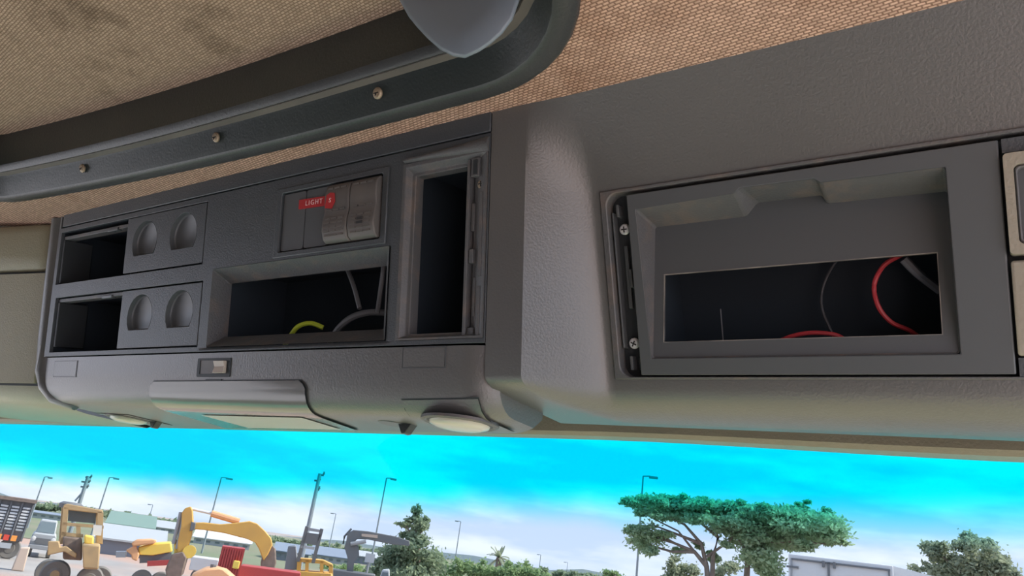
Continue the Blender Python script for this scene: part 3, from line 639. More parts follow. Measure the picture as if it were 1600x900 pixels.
# --- poles
def street_light(base, top, arm, dist, lab, r=.09):
    L = use(top[0], top[1], dist); t = thing('street_light', lab, 'street light', (L(*top).x, 0, 0), 'street lights along the road')
    T = L(*top); A = L(*arm); mb = MB(); mb.tube([(T.x, 0, 0), (T.x, 0, T.z)], r, 8, r1=r * .6); mb.build('pole', 'pole', t)
    mb = MB(); mb.tube([(T.x, 0, T.z), ((T.x + A.x) / 2, 0, T.z + .05), (A.x, 0, T.z)], r * .5, 6); mb.build('arm', 'pole', t)
    dx = A.x - T.x; mb = MB(); mb.box((T.x + dx * .85, 0, T.z - .02), (abs(dx) * .75, .35, .18)); mb.build('lamp_head', 'pole', t, bevel=.04)
    return t
street_light((58, 775), (70, 745), (81, 744), 95, 'faint street light at the far left above the slatted load', .10)
street_light((160, 790), (171, 746), (184, 747), 90, 'street light right of the stayed utility pole on the left', .10)
street_light((330, 800), (346, 746), (361, 747), 85, 'street light standing behind the excavator boom', .10)
street_light((588, 835), (604, 747), (617, 748), 75, 'tall street light behind the dark knuckle crane', .10)
street_light((997, 895), (1005, 744), (1024, 746), 60, 'street light rising behind the flat topped acacia', .10)
street_light((715, 862), (720, 815), (713, 811), 150, 'small street light left of the palm tree', .12)
street_light((520, 832), (525, 803), (518, 802), 170, 'small street light between forklift mast and knuckle crane', .12)
street_light((842, 886), (845, 867), (840, 867), 210, 'tiny far street light right of the palm tree', .12)
street_light((884, 891), (887, 879), (882, 879), 260, 'tiniest far street light left of the round bush', .12)
street_light((234, 805), (239, 789), (232, 789), 200, 'tiny far street light above the dark building', .12)
def utility(top, dist, lab, arms, r, stay=None):
    L = use(top[0], top[1], dist); T = L(*top); t = thing('utility_pole', lab, 'utility pole', (T.x, 0, 0))
    mb = MB(); mb.tube([(T.x, 0, 0), (T.x, 0, T.z)], r * 1.3, 8, r1=r); mb.build('pole', 'pole', t)
    for py, a, b in arms:
        z = L(top[0], py).z; s = L.p.length / 1150; mb = MB(); mb.box((T.x + (a + b) / 2 * s, 0, z), ((b - a) * s, .12, .16)); mb.build('crossarm', 'dark', t)
        mb = MB(); mb.lathe((T.x + (b - .5) * s, 0, z + .08), (0, 0, 1), [(.08, 0), (.12, .08), (.06, .16), (.09, .24)], 8); mb.build('insulator', 'dark', t)
    if stay: S_ = L(*stay); A = L(top[0] - 3, top[1] + 18); mb = MB(); mb.tube([A, (S_.x, 0, S_.z)], .1, 6); mb.build('stay_strut', 'pole', t)
utility((138, 744), 90, 'stayed utility pole behind the wheel loader', ((746, -3, 4), (754, -6, 4), (762, -5, 4)), .17, (117, 783))
utility((500, 740), 70, 'tall bare utility pole behind the forklift mast', ((742, -1, 6), (752, -6, 2), (766, -1, 4)), .16)

# --- slatted load on the far left
L = use(20, 820, 46); t = thing('slatted_trailer', 'dark slatted trailer tail with white slats and orange lamps at far left', 'trailer', L(10, 862))
a = L(-70, 820); b = L(42, 820); zt = L(20, 781).z; zb = .9
mb = MB(); mb.box(((a.x + b.x) / 2, 1.2, (zt + zb) / 2), (b.x - a.x, 2, zt - zb)); mb.build('body', 'dark', t)
mb = MB(); mb.box(((a.x + b.x) / 2, 1.1, zt + .05), (b.x - a.x + .2, 2.4, .16)); mb.build('top_rail', 'bark', t)
w = (b.x - a.x)
for r_ in range(8):
    z = zt - .32 - r_ * (zt - zb - .7) / 8
    for c_ in range(6):
        mb = MB(); mb.box((a.x + w * (c_ + .5) / 6, .16, z), (w / 6 * .68, .08, .085)); mb.build('slat', 'white' if r_ < 5 else 'offwhite', t)
for c_ in range(7):
    mb = MB(); mb.box((a.x + w * c_ / 6, .14, (zt + zb) / 2), (.07, .12, zt - zb)); mb.build('post', 'dark', t)
for k in range(5):
    mb = MB(); mb.box((b.x - .35 - k * .33, .1, zb + .12), (.24, .1, .26)); mb.build('tail_lamp', 'lampor' if k % 2 == 0 else 'lampred', t)
mb = MB(); mb.box((b.x - 1.1, .1, zb - .25), (1.5, .06, .25)); mb.build('number_plate', 'offwhite', t)
for x in (b.x - .4, b.x - 2.6): mb = MB(); wheel(mb, (x, 1.0, .5), .5, .4); mb.build('wheel', 'tyre', t)

# --- white pickup and sandstone block
L = use(58, 850, 50); p = L(58, 872); t = thing('pickup', 'pale pickup seen head on between slatted trailer and wheel loader', 'car', (p.x, 0, 0))
W_ = L(78, 850).x - L(38, 850).x
mb = MB(); mb.loft([[(p.x + u * W_ / 2, y, z) for u, z in ((-1, .5), (-1, 1.15), (-.86, 1.25), (.86, 1.25), (1, 1.15), (1, .5))] for y in (0, 1.6, 4.6)], True, True, True); mb.build('body', 'offwhite', t, bevel=.05)
mb = MB(); mb.loft([[(p.x + u * W_ / 2, y + (z - 1.2) * .5, z) for u, z in ((-.85, 1.2), (-.7, 1.95), (.7, 1.95), (.85, 1.2))] for y in (1.3, 3.2)], True, True, True); mb.build('cabin', 'offwhite', t, bevel=.05)
mb = MB(); mb.add([(p.x + u * W_ / 2, 1.27 + (z - 1.2) * .5, z) for u, z in ((-.74, 1.28), (-.62, 1.86), (.62, 1.86), (.74, 1.28))], [(0, 1, 2, 3)]); mb.build('windscreen', 'cabglass', t)
mb = MB(); mb.box((p.x, -.03, .88), (W_ * .6, .08, .28)); mb.build('grille', 'dark', t)
mb = MB(); mb.box((p.x, -.08, .55), (W_ * .98, .16, .22)); mb.build('bumper', 'grey', t, bevel=.03)
for u in (-.8, .8):
    mb = MB(); mb.lathe((p.x + u * W_ / 2, -.02, .95), (0, -1, 0), [(.14, 0), (.12, .04), (.05, .06)], 12); mb.build('headlamp', 'white', t)
    mb = MB(); mb.lathe((p.x + u * W_ / 2 - .12, .8, .38), (1, 0, 0), [(.2, 0), (.38, .02), (.38, .22), (.2, .24)], 20); mb.build('wheel', 'tyre', t)
L = use(34, 865, 40); a = L(26, 865); b = L(46, 865); mb = MB()
mb.loft([[(a.x, 0, 0), (b.x, 0, 0), (b.x, .6, 0), (a.x, .6, 0)], [(a.x + .05, 0, L(34, 856).z), (b.x - .05, 0, L(34, 854).z), (b.x - .05, .55, L(34, 854).z), (a.x + .05, .55, L(34, 856).z)]], True, True, True)
tag(mb.build('stone_block', 'stone', bevel=.05), 'pale sandstone block on the gravel beside the pickup', 'block')

# --- wheel loader
L = use(125, 850, 33); p = L(125, 893); t = thing('wheel_loader', 'dusty yellow wheel loader with open framed cab on the gravel at left', 'wheel loader', (p.x, 0, 0))
def post(L, x0, y0, x1, y1, w, dep, yo, m, name):
    a = L(x0, y0, yo); b = L(x1, y1, yo); s = w * L.p.length / 1150 / 2
    mb = MB(); mb.ext([(a.x - s, yo, a.z), (a.x + s, yo, a.z), (b.x + s, yo, b.z), (b.x - s, yo, b.z)], (0, dep, 0)); mb.build(name, m, t, bevel=.02)
mb = MB(); ppoly(mb, L, [(99, 789), (106, 787), (152, 796), (161, 797), (160, 803), (98, 796)], 1.7); mb.build('cab_roof', 'tan', t, bevel=.03)
for args in ((103, 792, 98, 850, 6), (157, 799, 156, 850, 7)):
    post(L, *args, .14, 0, 'tan', 'cab_post'); post(L, args[0] - 4, args[1], args[2] - 4, args[3], args[4] * .7, .12, 1.5, 'tan', 'cab_post')
mb = MB(); ppoly(mb, L, [(98, 816), (162, 821), (162, 826), (97, 821)], .12); mb.build('cab_crossbar', 'tan', t)
mb = MB(); ppoly(mb, L, [(96, 831), (130, 835), (130, 840), (95, 837)], .14); mb.build('cab_sill', 'tan', t)
mb = MB(); ppoly(mb, L, [(119, 821), (126, 822), (126, 840), (119, 839)], .12); mb.build('cab_pillar', 'tan', t)
mb = MB(); ppoly(mb, L, [(107, 797), (150, 802), (149, 818), (106, 814)], .03, 1.55); mb.build('rear_window', 'cabglass', t)
mb = MB(); ppoly(mb, L, [(146, 820), (160, 821), (158, 837), (145, 836)], .05, -.1); mb.build('mirror_panel', 'white', t)
mb = MB(); ppoly(mb, L, [(131, 836), (147, 838), (146, 852), (132, 850)], .8, -.8); mb.build('air_cleaner', 'bright', t, bevel=.06)
mb = MB(); ppoly(mb, L, [(128, 850), (157, 851), (154, 890), (130, 889)], 1.6, -1.2); mb.build('engine_hood', 'tan', t, bevel=.06)
mb = MB(); ppoly(mb, L, [(98, 838), (128, 841), (128, 876), (98, 874)], 1.3, -.2); mb.build('side_tank', 'bark', t, bevel=.06)
mb = MB(); ppoly(mb, L, [(75, 846), (92, 846), (94, 855), (104, 854), (120, 866), (118, 872), (100, 862), (74, 868)], .5, -.8); mb.build('lift_arm', 'tan', t, bevel=.03)
for px, py, r_, yy in ((95, 868, .5, .6), (165, 873, .46, 1.0), (84, 862, .46, 2.0), (148, 880, .46, .4)):
    c = L(px, py); mb = MB(); wheel(mb, (c.x, yy, r_), r_, .5); wb = mb.build('wheel', 'tyre', t, smooth=40)
    mb = MB(); mb.lathe((c.x, yy - .27, r_), (0, 1, 0), [(r_ * .3, 0), (r_ * .4, .1)], 14); mb.build('hub', 'tan', wb)
mb = MB(); c = L(112, 786); mb.lathe((c.x, .5, c.z), (0, 0, 1), [(.4, -.2), (.42, -.05), (.3, .03)], 14); mb.build('beacon_dish', 'dark', t)

# --- dark shed and distant buildings
def shed(px0, py0, px1, py1, dist, wall, roof, lab, dep=8, rise=.9, wins=0, name='shed'):
    L = use((px0 + px1) / 2, py1, dist); a = L(px0, (py0 + py1) / 2); b = L(px1, (py0 + py1) / 2); zt = L((px0 + px1) / 2, py0).z
    t = thing(name, lab, 'building', ((a.x + b.x) / 2, 0, 0)); zw = max(zt - rise, .8)
    mb = MB(); mb.box(((a.x + b.x) / 2, dep / 2, zw / 2), (b.x - a.x, dep, zw)); mb.build('wall', wall, t)
    mb = MB(); o_ = .3; mb.ext([(a.x - o_, -o_, zw), (a.x - o_, -o_, zw + .12), (a.x - o_, dep / 2, zt), (a.x - o_, dep + o_, zw + .12), (a.x - o_, dep + o_, zw)], (b.x - a.x + 2 * o_, 0, 0)); mb.build('roof', roof, t, smooth=0)
    for k in range(wins):
        xw = a.x + (b.x - a.x) * (k + .5) / wins; mb = MB(); mb.box((xw, -.03, zw * .6), ((b.x - a.x) / wins * .5, .08, zw * .3)); mb.build('window', 'cabglass', t)
    return t
shed(150, 824, 256, 862, 62, 'wallgrey', 'offwhite', 'long dark grey shed with pale roof behind the wheel loader', 10, 1.0, 0)
shed(168, 802, 244, 826, 140, 'wallgrey', 'roofgreen', 'green roofed hall beyond the dark shed', 26, 3.4, 0, 'hall')
shed(44, 800, 98, 830, 150, 'offwhite', 'roofblue', 'pale warehouse with blue roof left of the wheel loader', 16, 1.6, 4, 'warehouse')
shed(236, 815, 296, 842, 170, 'offwhite', 'offwhite', 'white warehouse left of the excavator arm', 16, 2, 5, 'warehouse')
shed(302, 830, 392, 862, 120, 'offwhite', 'white', 'white warehouse seen under the excavator boom', 14, 1.5, 6, 'warehouse')
shed(428, 850, 482, 890, 95, 'wallgrey', 'roofblue', 'grey building with blue roof left of the forklift', 10, 1.0, 4, 'building')
shed(486, 856, 548, 890, 110, 'offwhite', 'roofblue', 'pale low building with blue roof right of the forklift', 10, 1.2, 5, 'building')
shed(552, 862, 600, 893, 128, 'wallgrey', 'offwhite', 'low grey building behind the dark knuckle crane', 10, .9, 4, 'building')

# --- small yellow machine left of the excavator
L = use(232, 865, 36); p = L(232, 885); t = thing('mobile_crane', 'low yellow crane machine with orange jib left of the excavator', 'crane', (p.x, 0, 0))
mb = MB(); ppoly(mb, L, [(216, 855), (240, 849), (268, 847), (270, 862), (240, 868), (217, 867)], 1.4); mb.build('body', 'bright', t, bevel=.08)
mb = MB(); ppoly(mb, L, [(205, 848), (214, 843), (236, 842), (246, 845), (240, 850), (222, 852), (207, 854)], .7, -.2); mb.build('jib', 'orange', t, bevel=.06)
mb = MB(); ppoly(mb, L, [(196, 860), (212, 852), (218, 866), (214, 877), (206, 874), (205, 867)], .6, -.1); mb.build('hook_block', 'orange', t, bevel=.05)
mb = MB(); ppoly(mb, L, [(218, 866), (268, 864), (268, 878), (218, 880)], 1.2, .1); mb.build('chassis', 'dark', t)
for px in (228, 258): c = L(px, 880); mb = MB(); wheel(mb, (c.x, .1, .42), .42, .35); mb.build('wheel', 'tyre', t)
mb = MB(); ppoly(mb, L, [(230, 877), (266, 875), (266, 883), (230, 885)], .2, -.2); mb.build('outrigger', 'redpaint', t)
mb = MB(); ppoly(mb, L, [(181, 862), (197, 862), (196, 871), (181, 871)], .7, 0); mb.build('hook_cradle', 'offwhite', t)

# --- excavator
L = use(350, 860, 27); p = L(420, 900); t = thing('excavator', 'yellow excavator with raised curved boom and hanging arm', 'excavator', (p.x, 0, 0))
mb = MB(); ppoly(mb, L, [(301, 817), (318, 816), (345, 819), (368, 817), (390, 814), (402, 818), (414, 829), (424, 841), (426, 851), (419, 866), (412, 876), (405, 858), (399, 848), (385, 842), (350, 833), (318, 828), (301, 827)], .55); mb.build('boom', 'yellow', t, bevel=.03)
mb = MB(); ppoly(mb, L, [(284, 801), (289, 794), (298, 791), (301, 797), (302, 818), (299, 838), (294, 854), (285, 866), (277, 863), (278, 845), (283, 822)], .45, .06); mb.build('arm', 'yellow', t, bevel=.03)
a = L(299, 795); b = L(330, 802); c = L(374, 815)
mb = MB(); mb.tube([(a.x, .28, a.z), (b.x, .28, b.z)], .045, 8); mb.build('cylinder_rod', 'white', t)
mb = MB(); mb.tube([(b.x, .28, b.z), (c.x, .28, c.z)], .11, 10); mb.build('arm_cylinder', 'orange', t)
for q0, q1 in (((286, 806), (276, 858)), ((282, 800), (270, 850))):
    a = L(*q0); b = L(*q1); mb = MB(); mb.tube([(a.x, .25, a.z), (b.x, .25, b.z)], .06, 8); mb.build('bucket_cylinder', 'grey', t)
mb = MB(); ppoly(mb, L, [(268, 866), (286, 862), (292, 872), (284, 900), (262, 912), (258, 890)], .9, -.15); mb.build('bucket', 'bark', t, bevel=.04)
mb = MB(); ppoly(mb, L, [(299, 815), (306, 817), (304, 828), (296, 830)], .6, -.03); mb.build('boom_pin_plate', 'dark', t, bevel=.02)
mb = MB(); ppoly(mb, L, [(272, 845), (279, 842), (280, 868), (272, 872)], .4, .3); mb.build('link', 'bright', t)
c = L(296, 862); mb = MB(); mb.lathe((c.x, -.1, c.z), (0, 1, 0), [(.2, 0), (.2, .3)], 14); mb.build('pivot', 'bright', t)
a = L(412, 868); mb = MB(); mb.box((a.x + .5, 1.4, .95), (1.5, 1.8, .7)); mb.build('house', 'yellow', t, bevel=.05)
mb = MB(); ppoly(mb, L, [(413, 856), (424, 850), (431, 858), (432, 880), (424, 905), (408, 905), (408, 880)], .5, .1); mb.build('shaded_boom_foot', 'bark', t, bevel=.04)  # boom's lower end, with its shadow put into the dark brown shape
for dx in (-.3, 1.3):
    a = L(412, 868); mb = MB(); mb.loft([[(a.x + dx + .0, y, z) for y, z in ((-.4, .3), (-.1, .6), (2.4, .6), (2.7, .3), (2.4, 0), (-.1, 0))], [(a.x + dx + .45, y, z) for y, z in ((-.4, .3), (-.1, .6), (2.4, .6), (2.7, .3), (2.4, 0), (-.1, 0))]], True, True, True); mb.build('track', 'tyre', t)

# --- red container, white truck bed, flatbed, orange hood
L = use(360, 875, 40); a = L(342, 875); b = L(379, 875); z = L(360, 855).z; t = thing('container', 'dark red steel container standing under the excavator boom', 'container', ((a.x + b.x) / 2, 0, 0))
mb = MB(); mb.box(((a.x + b.x) / 2, 1.3, z / 2), (b.x - a.x, 2.6, z)); mb.build('shell', 'redpaint', t)
for k in range(9): mb = MB(); mb.box((a.x + (b.x - a.x) * (k + .5) / 9, -.02, z / 2), ((b.x - a.x) / 18, .06, z * .94)); mb.build('rib', 'redpaint', t)
c = L(369, 882); mb = MB(); mb.box((c.x, -.2, c.z), (.3, .3, .35)); mb.build('lamp', 'bright', t, bevel=.04)
L = use(320, 885, 44); a = L(296, 885); b = L(340, 885); z = L(320, 872).z; t = thing('white_trailer', 'low white trailer left of the red container', 'trailer', ((a.x + b.x) / 2, 0, 0))
mb = MB(); mb.box(((a.x + b.x) / 2, 1, z / 2 + .3), (b.x - a.x, 2, z - .6)); mb.build('bed', 'white', t, bevel=.04)
for x in (a.x + .5, b.x - .5): mb = MB(); wheel(mb, (x, .2, .35), .35, .25); mb.build('wheel', 'tyre', t)
L = use(420, 895, 23); a = L(374, 893); b = L(470, 897); z = L(420, 889).z; t = thing('flatbed', 'long dark red flatbed in front of the forklift', 'trailer', ((a.x + b.x) / 2, 0, 0))
mb = MB(); mb.box(((a.x + b.x) / 2, .6, z - .15), (b.x - a.x, 1.2, .3)); mb.build('deck', 'redpaint', t, bevel=.02)
for x in (a.x + .5, b.x - .5): mb = MB(); wheel(mb, (x, .3, .4), .4, .3); mb.build('wheel', 'tyre', t)
L = use(335, 895, 22); a = L(292, 896); b = L(378, 900); z = L(335, 887).z; t = thing('roller', 'orange rounded machine hood below the excavator boom', 'machine', ((a.x + b.x) / 2, 0, 0))
W_ = b.x - a.x; mx_ = (a.x + b.x) / 2
mb = MB(); mb.loft([[(mx_ + W_ / 2 * u, y, z * v2) for u, v2 in ((-1, .25), (-1, .7), (-.8, .88), (-.4, .97), (0, 1), (.4, .98), (.8, .9), (1, .72), (1, .25))] for y in (0, .6, 1.2)], True, True, True); mb.build('hood', 'orange', t, bevel=.05)
for k in range(3): mb = MB(); mb.box((mx_ - W_ * .2 + k * W_ * .2, -.02, z * .75), (W_ * .1, .06, z * .2)); mb.build('vent', 'dark', t)
for u in (-.7, .7): mb = MB(); wheel(mb, (mx_ + u * W_ / 2, .6, .45), .45, .9); mb.build('drum', 'tyre', t)
mb = MB(); c = L(333, 886); mb.tube([(c.x, .5, z * .9), (c.x, .5, c.z + .04)], .08, 8); mb.build('exhaust', 'dark', t)

# --- forklift
L = use(490, 870, 30); p = L(490, 898); t = thing('forklift', 'yellow forklift with raised black mast in front of the utility pole', 'forklift', (p.x, 0, 0))
for q in ((480, 822, 465, 878), (503, 826, 489, 880)):
    post(L, *q, 5, .15, 0, 'dark', 'mast_rail')
mb = MB(); ppoly(mb, L, [(479, 832), (502, 835), (494, 852), (471, 848)], .1); mb.build('carriage_panel', 'dark', t)
mb = MB(); ppoly(mb, L, [(480, 824), (502, 828), (501, 832), (480, 829)], .14); mb.build('mast_crosshead', 'grey', t)
mb = MB(); ppoly(mb, L, [(470, 852), (492, 855), (491, 859), (469, 856)], .1); mb.build('lower_crosshead', 'offwhite', t)
for q in ((468, 873, 466, 902, 6), (480, 874, 479, 902, 5), (503, 876, 502, 904, 5), (517, 882, 517, 906, 6)): post(L, *q, .12, .3, 'yellow', 'guard_post')
mb = MB(); ppoly(mb, L, [(465, 872), (505, 875), (520, 882), (519, 887), (504, 881), (465, 878)], 1.2, .3); mb.build('overhead_guard', 'yellow', t, bevel=.02)
mb = MB(); ppoly(mb, L, [(465, 892), (520, 896), (520, 915), (465, 912)], 1.6, .2); mb.build('chassis', 'yellow', t, bevel=.06)
for px in (474, 512): c = L(px, 905); mb = MB(); wheel(mb, (c.x, .3, .35), .35, .25); mb.build('wheel', 'tyre', t)
mb = MB(); ppoly(mb, L, [(450, 853), (462, 852), (466, 890), (444, 892)], .8, .6); mb.build('counterweight', 'wallgrey', t, bevel=.04)

# --- dark knuckle crane
L = use(580, 860, 34); p = L(550, 898); t = thing('knuckle_crane', 'dark grey folded knuckle boom crane left of the conical tree', 'crane', (p.x, 0, 0))
mb = MB(); ppoly(mb, L, [(541, 845), (543, 833), (552, 828), (575, 830), (618, 838), (640, 845), (640, 853), (615, 851), (575, 843), (558, 842), (551, 850), (560, 852), (561, 868), (553, 880), (551, 897), (541, 897), (543, 872), (538, 855)], .5); mb.build('boom', 'dark', t, bevel=.03)
mb = MB(); ppoly(mb, L, [(565, 834), (590, 836), (590, 841), (565, 838)], .05, -.04); mb.build('boom_plate', 'stone', t)
a = L(548, 850); b = L(572, 846); mb = MB(); mb.tube([(a.x, -.1, a.z), (b.x, -.1, b.z)], .08, 8); mb.build('cylinder', 'grey', t)
a = L(538, 838); b = L(549, 826); mb = MB(); mb.tube([(L(536, 850).x, .2, L(536, 850).z), (a.x, .2, a.z), (b.x, .2, b.z)], .05, 6); mb.build('hose', 'dark', t)
mb = MB(); c = L(550, 893); mb.box((c.x, .4, c.z / 2), (2.0, 1.2, c.z)); mb.build('base', 'dark', t, bevel=.05)

# --- sign, white car, bushes
L = use(578, 880, 36); c = L(578, 868); t = thing('sign_post', 'small white sign on a pole beside the conical tree', 'sign', (c.x, 0, 0))
mb = MB(); mb.tube([(c.x, .05, 0), (c.x, .05, c.z)], .05, 8); mb.build('pole', 'grey', t)
mb = MB(); a = L(572, 864); b = L(584, 880); mb.box(((a.x + b.x) / 2, 0, (a.z + b.z) / 2), (b.x - a.x, .04, a.z - b.z)); mb.build('sign_plate', 'white', t)
L = use(602, 895, 38); a = L(588, 896); b = L(618, 896); z = L(602, 889).z; t = thing('parked_car', 'pale parked car under the conical tree', 'car', ((a.x + b.x) / 2, 0, 0)); W_ = b.x - a.x
mb = MB(); mb.ext([(a.x + W_ * u, 0, z * v2) for u, v2 in ((0, .2), (0, .55), (.12, .62), (.28, .97), (.65, 1), (.82, .66), (1, .6), (1, .2))], (0, 1.6, 0)); mb.build('body', 'offwhite', t, bevel=.06)
mb = MB(); mb.ext([(a.x + W_ * u, -.02, z * v2) for u, v2 in ((.2, .66), (.31, .92), (.62, .93), (.74, .67))], (0, .03, 0)); mb.build('side_window', 'cabglass', t)
for u in (.2, .8): mb = MB(); wheel(mb, (a.x + W_ * u, .1, .3), .3, .2); mb.build('wheel', 'tyre', t)

# --- trees
def leaves(mb, c, rx, ry, rz, n, sz, nsub=7):
    subs = []
    for _ in range(nsub):
        while True:
            q = Vector((random.uniform(-1, 1), random.uniform(-1, 1), random.uniform(-1, 1)))
            if q.length < 1: break
        subs.append((q * .8, random.uniform(.22, .42)))
    for _ in range(n):
        q, w_ = random.choice(subs); g = Vector((random.gauss(0, 1), random.gauss(0, 1), random.gauss(0, 1))) * w_ * .62; q = q + g
        p = Vector(c) + Vector((q.x * rx, q.y * ry, q.z * rz)); u = Vector((random.gauss(0, 1), random.gauss(0, 1), random.gauss(0, .8))).normalized()
        w = u.cross(Vector((random.gauss(0, 1), random.gauss(0, 1), random.gauss(0, 1)))).normalized(); s = sz * random.uniform(.6, 1.4)
        k = len(mb.v); mb.v += [p - u * s, p + w * s * .5, p + u * s, p - w * s * .5]; mb.f.append((k, k + 1, k + 2, k + 3))
def tree(name, lab, L, base, trunk, clumps, leafm, sz, cat='tree', depth=1.0, dens=1.0, group=None):
    b = L(*base); t = thing(name, lab, cat, (b.x, 0, 0), group); mb = MB()
    for pts, r0, r1 in trunk:
        P = [L(*p[:2], p[2] if len(p) > 2 else 0) for p in pts]; P[0] = Vector((P[0].x, P[0].y, max(P[0].z, 0))) ; mb.tube(P, r0, 7, r1=r1)
    if trunk: mb.build('trunk', 'bark', t)
    mb = MB(); k = L.p.length / 1150
    for px, py, rx, rz, n in clumps:
        dy = random.uniform(-.7, .7) * depth; c = L(px, py, dy); leaves(mb, c, rx * k, rx * k * .9, rz * k, int(n * dens * 3.4), sz * .55, 7 if rx < 32 else 26)
    mb.build('foliage', leafm, t, smooth=0, kind='stuff')
    return t
L = use(645, 870, 42)
cl = [(652, 800, 9, 9, 70), (650, 818, 17, 10, 140), (634, 818, 8, 4, 30), (668, 812, 7, 6, 30), (648, 836, 24, 12, 240), (655, 856, 30, 16, 340), (625, 868, 34, 22, 420), (665, 880, 34, 22, 420), (600, 888, 26, 18, 260), (640, 896, 40, 16, 320), (630, 820, 12, 4, 30)]
tree('conical_tree', 'tall dark green conical tree right of the knuckle crane', L, (650, 905), [([(650, 930), (652, 860), (653, 792)], .3, .05), ([(652, 850), (634, 822)], .08, .03), ([(652, 840), (670, 812)], .08, .03)], cl, 'leafB', .22, depth=1.2, dens=1.25)
L = use(760, 890, 55)
hz = []
for i in range(15): hz.append((690 + i * 11.5, 886 + i * 1.3 + random.uniform(-5, 3), 15, 15 + random.uniform(-3, 4), 150))
tree('hedge', 'long bright green hedge between the conical tree and the palm', L, (760, 905), [], hz, 'leafC', .22, 'hedge', 1.5)
def treeline(lab, pts, dist, sz, rz, n, m, nm='tree_line'):
    L = use(pts[len(pts) // 2][0], pts[len(pts) // 2][1], dist); t = thing(nm, lab, 'trees', (L(*pts[len(pts) // 2]).x, 0, 0)); mb = MB(); k = dist / 1150
    for (x0, y0), (x1, y1) in zip(pts, pts[1:]):
        m_ = max(1, int((x1 - x0) / 9))
        for i in range(m_):
            u = (i + random.random()) / m_; px = x0 + (x1 - x0) * u; py = y0 + (y1 - y0) * u + random.uniform(-2, 2)
            leaves(mb, L(px, py, random.uniform(-3, 3)), 9 * k, 9 * k, rz * k, n, sz)
    mb.build('foliage', m, t, smooth=0, kind='stuff')
treeline('distant dark tree line along the horizon on the left', [(40, 790), (120, 798), (200, 808), (290, 822)], 260, .8, 5, 90, 'leafB')
treeline('distant tree line behind the excavator and forklift', [(380, 838), (450, 848), (520, 856), (600, 866)], 240, .75, 6, 90, 'leafB')
treeline('low bright bushes in the field behind the dark knuckle crane', [(505, 888), (560, 890), (640, 897)], 85, .22, 6, 100, 'leafC', 'bush_row')
treeline('far dark bushes on the horizon left of the acacia', [(800, 887), (860, 895), (940, 903), (990, 908)], 230, .7, 4, 90, 'leafB')
# palm
L = use(782, 870, 60); T = L(780, 871); t = thing('palm_tree', 'small palm tree with drooping fronds above the green hedge', 'palm', (T.x, 0, 0))
mb = MB(); mb.tube([(T.x + .1, 0, 0), (T.x, 0, T.z)], .28, 8, r1=.22); mb.build('trunk', 'bark', t)
for k in range(26):
    a = k * 2.4; el = random.uniform(-.5, 1.3); mb = MB(); dr = Vector((math.cos(a) * math.cos(el), math.sin(a) * math.cos(el), math.sin(el))); P = []
    ln = random.uniform(1.0, 1.35)
    for s in range(6): u = s / 5; P.append(Vector((T.x, 0, T.z)) + dr * ln * u + Vector((0, 0, -.5 * u * u * math.cos(el))))
    side = dr.cross(Vector((0, 0, 1))).normalized()
    lft = [p + side * .13 * math.sin(.3 + 2.6 * i / 5) + Vector((0, 0, -.05)) for i, p in enumerate(P)]; rgt = [p - side * .13 * math.sin(.3 + 2.6 * i / 5) + Vector((0, 0, -.05)) for i, p in enumerate(P)]
    mb.loft([[a_, b_, c_] for a_, b_, c_ in zip(lft, P, rgt)], False); mb.build('frond', 'leafD', t)
L = use(960, 895, 70); tree('round_bush', 'small round bush left of the flat topped acacia', L, (960, 905), [([(961, 915), (961, 898)], .15, .08)], [(960, 898, 15, 9, 220)], 'leafC', .25, 'bush')
L = use(915, 900, 90); tree('low_bush', 'low dark bushes at the horizon beyond the palm', L, (905, 905), [], [(895, 900, 14, 7, 140), (925, 903, 14, 6, 140)], 'leafB', .35, 'bush')
# acacia
L = use(1140, 860, 40)
br = [([(1108, 930), (1104, 885), (1085, 862), (1052, 848), (1015, 838)], .16, .03), ([(1104, 885), (1096, 850), (1070, 820), (1030, 800)], .12, .03), ([(1112, 930), (1114, 870), (1122, 840), (1112, 815)], .15, .03),
      ([(1165, 930), (1168, 880), (1178, 850), (1215, 835), (1270, 838)], .17, .03), ([(1168, 880), (1160, 850), (1140, 825), (1120, 812)], .11, .03), ([(1168, 875), (1180, 840), (1205, 818), (1240, 805)], .12, .03), ([(1178, 850), (1230, 845), (1290, 850)], .12, .03),
      ([(1085, 862), (1050, 862), (1000, 848)], .1, .03), ([(1096, 850), (1066, 838), (1020, 820)], .1, .03), ([(1052, 848), (1000, 820)], .07, .02), ([(1122, 840), (1080, 805), (1045, 792)], .07, .02), ([(1104, 870), (1140, 845), (1160, 818)], .08, .02), ([(1215, 835), (1250, 815), (1290, 815)], .07, .02), ([(1085, 862), (1060, 830), (1000, 800)], .07, .02)]
cl = []
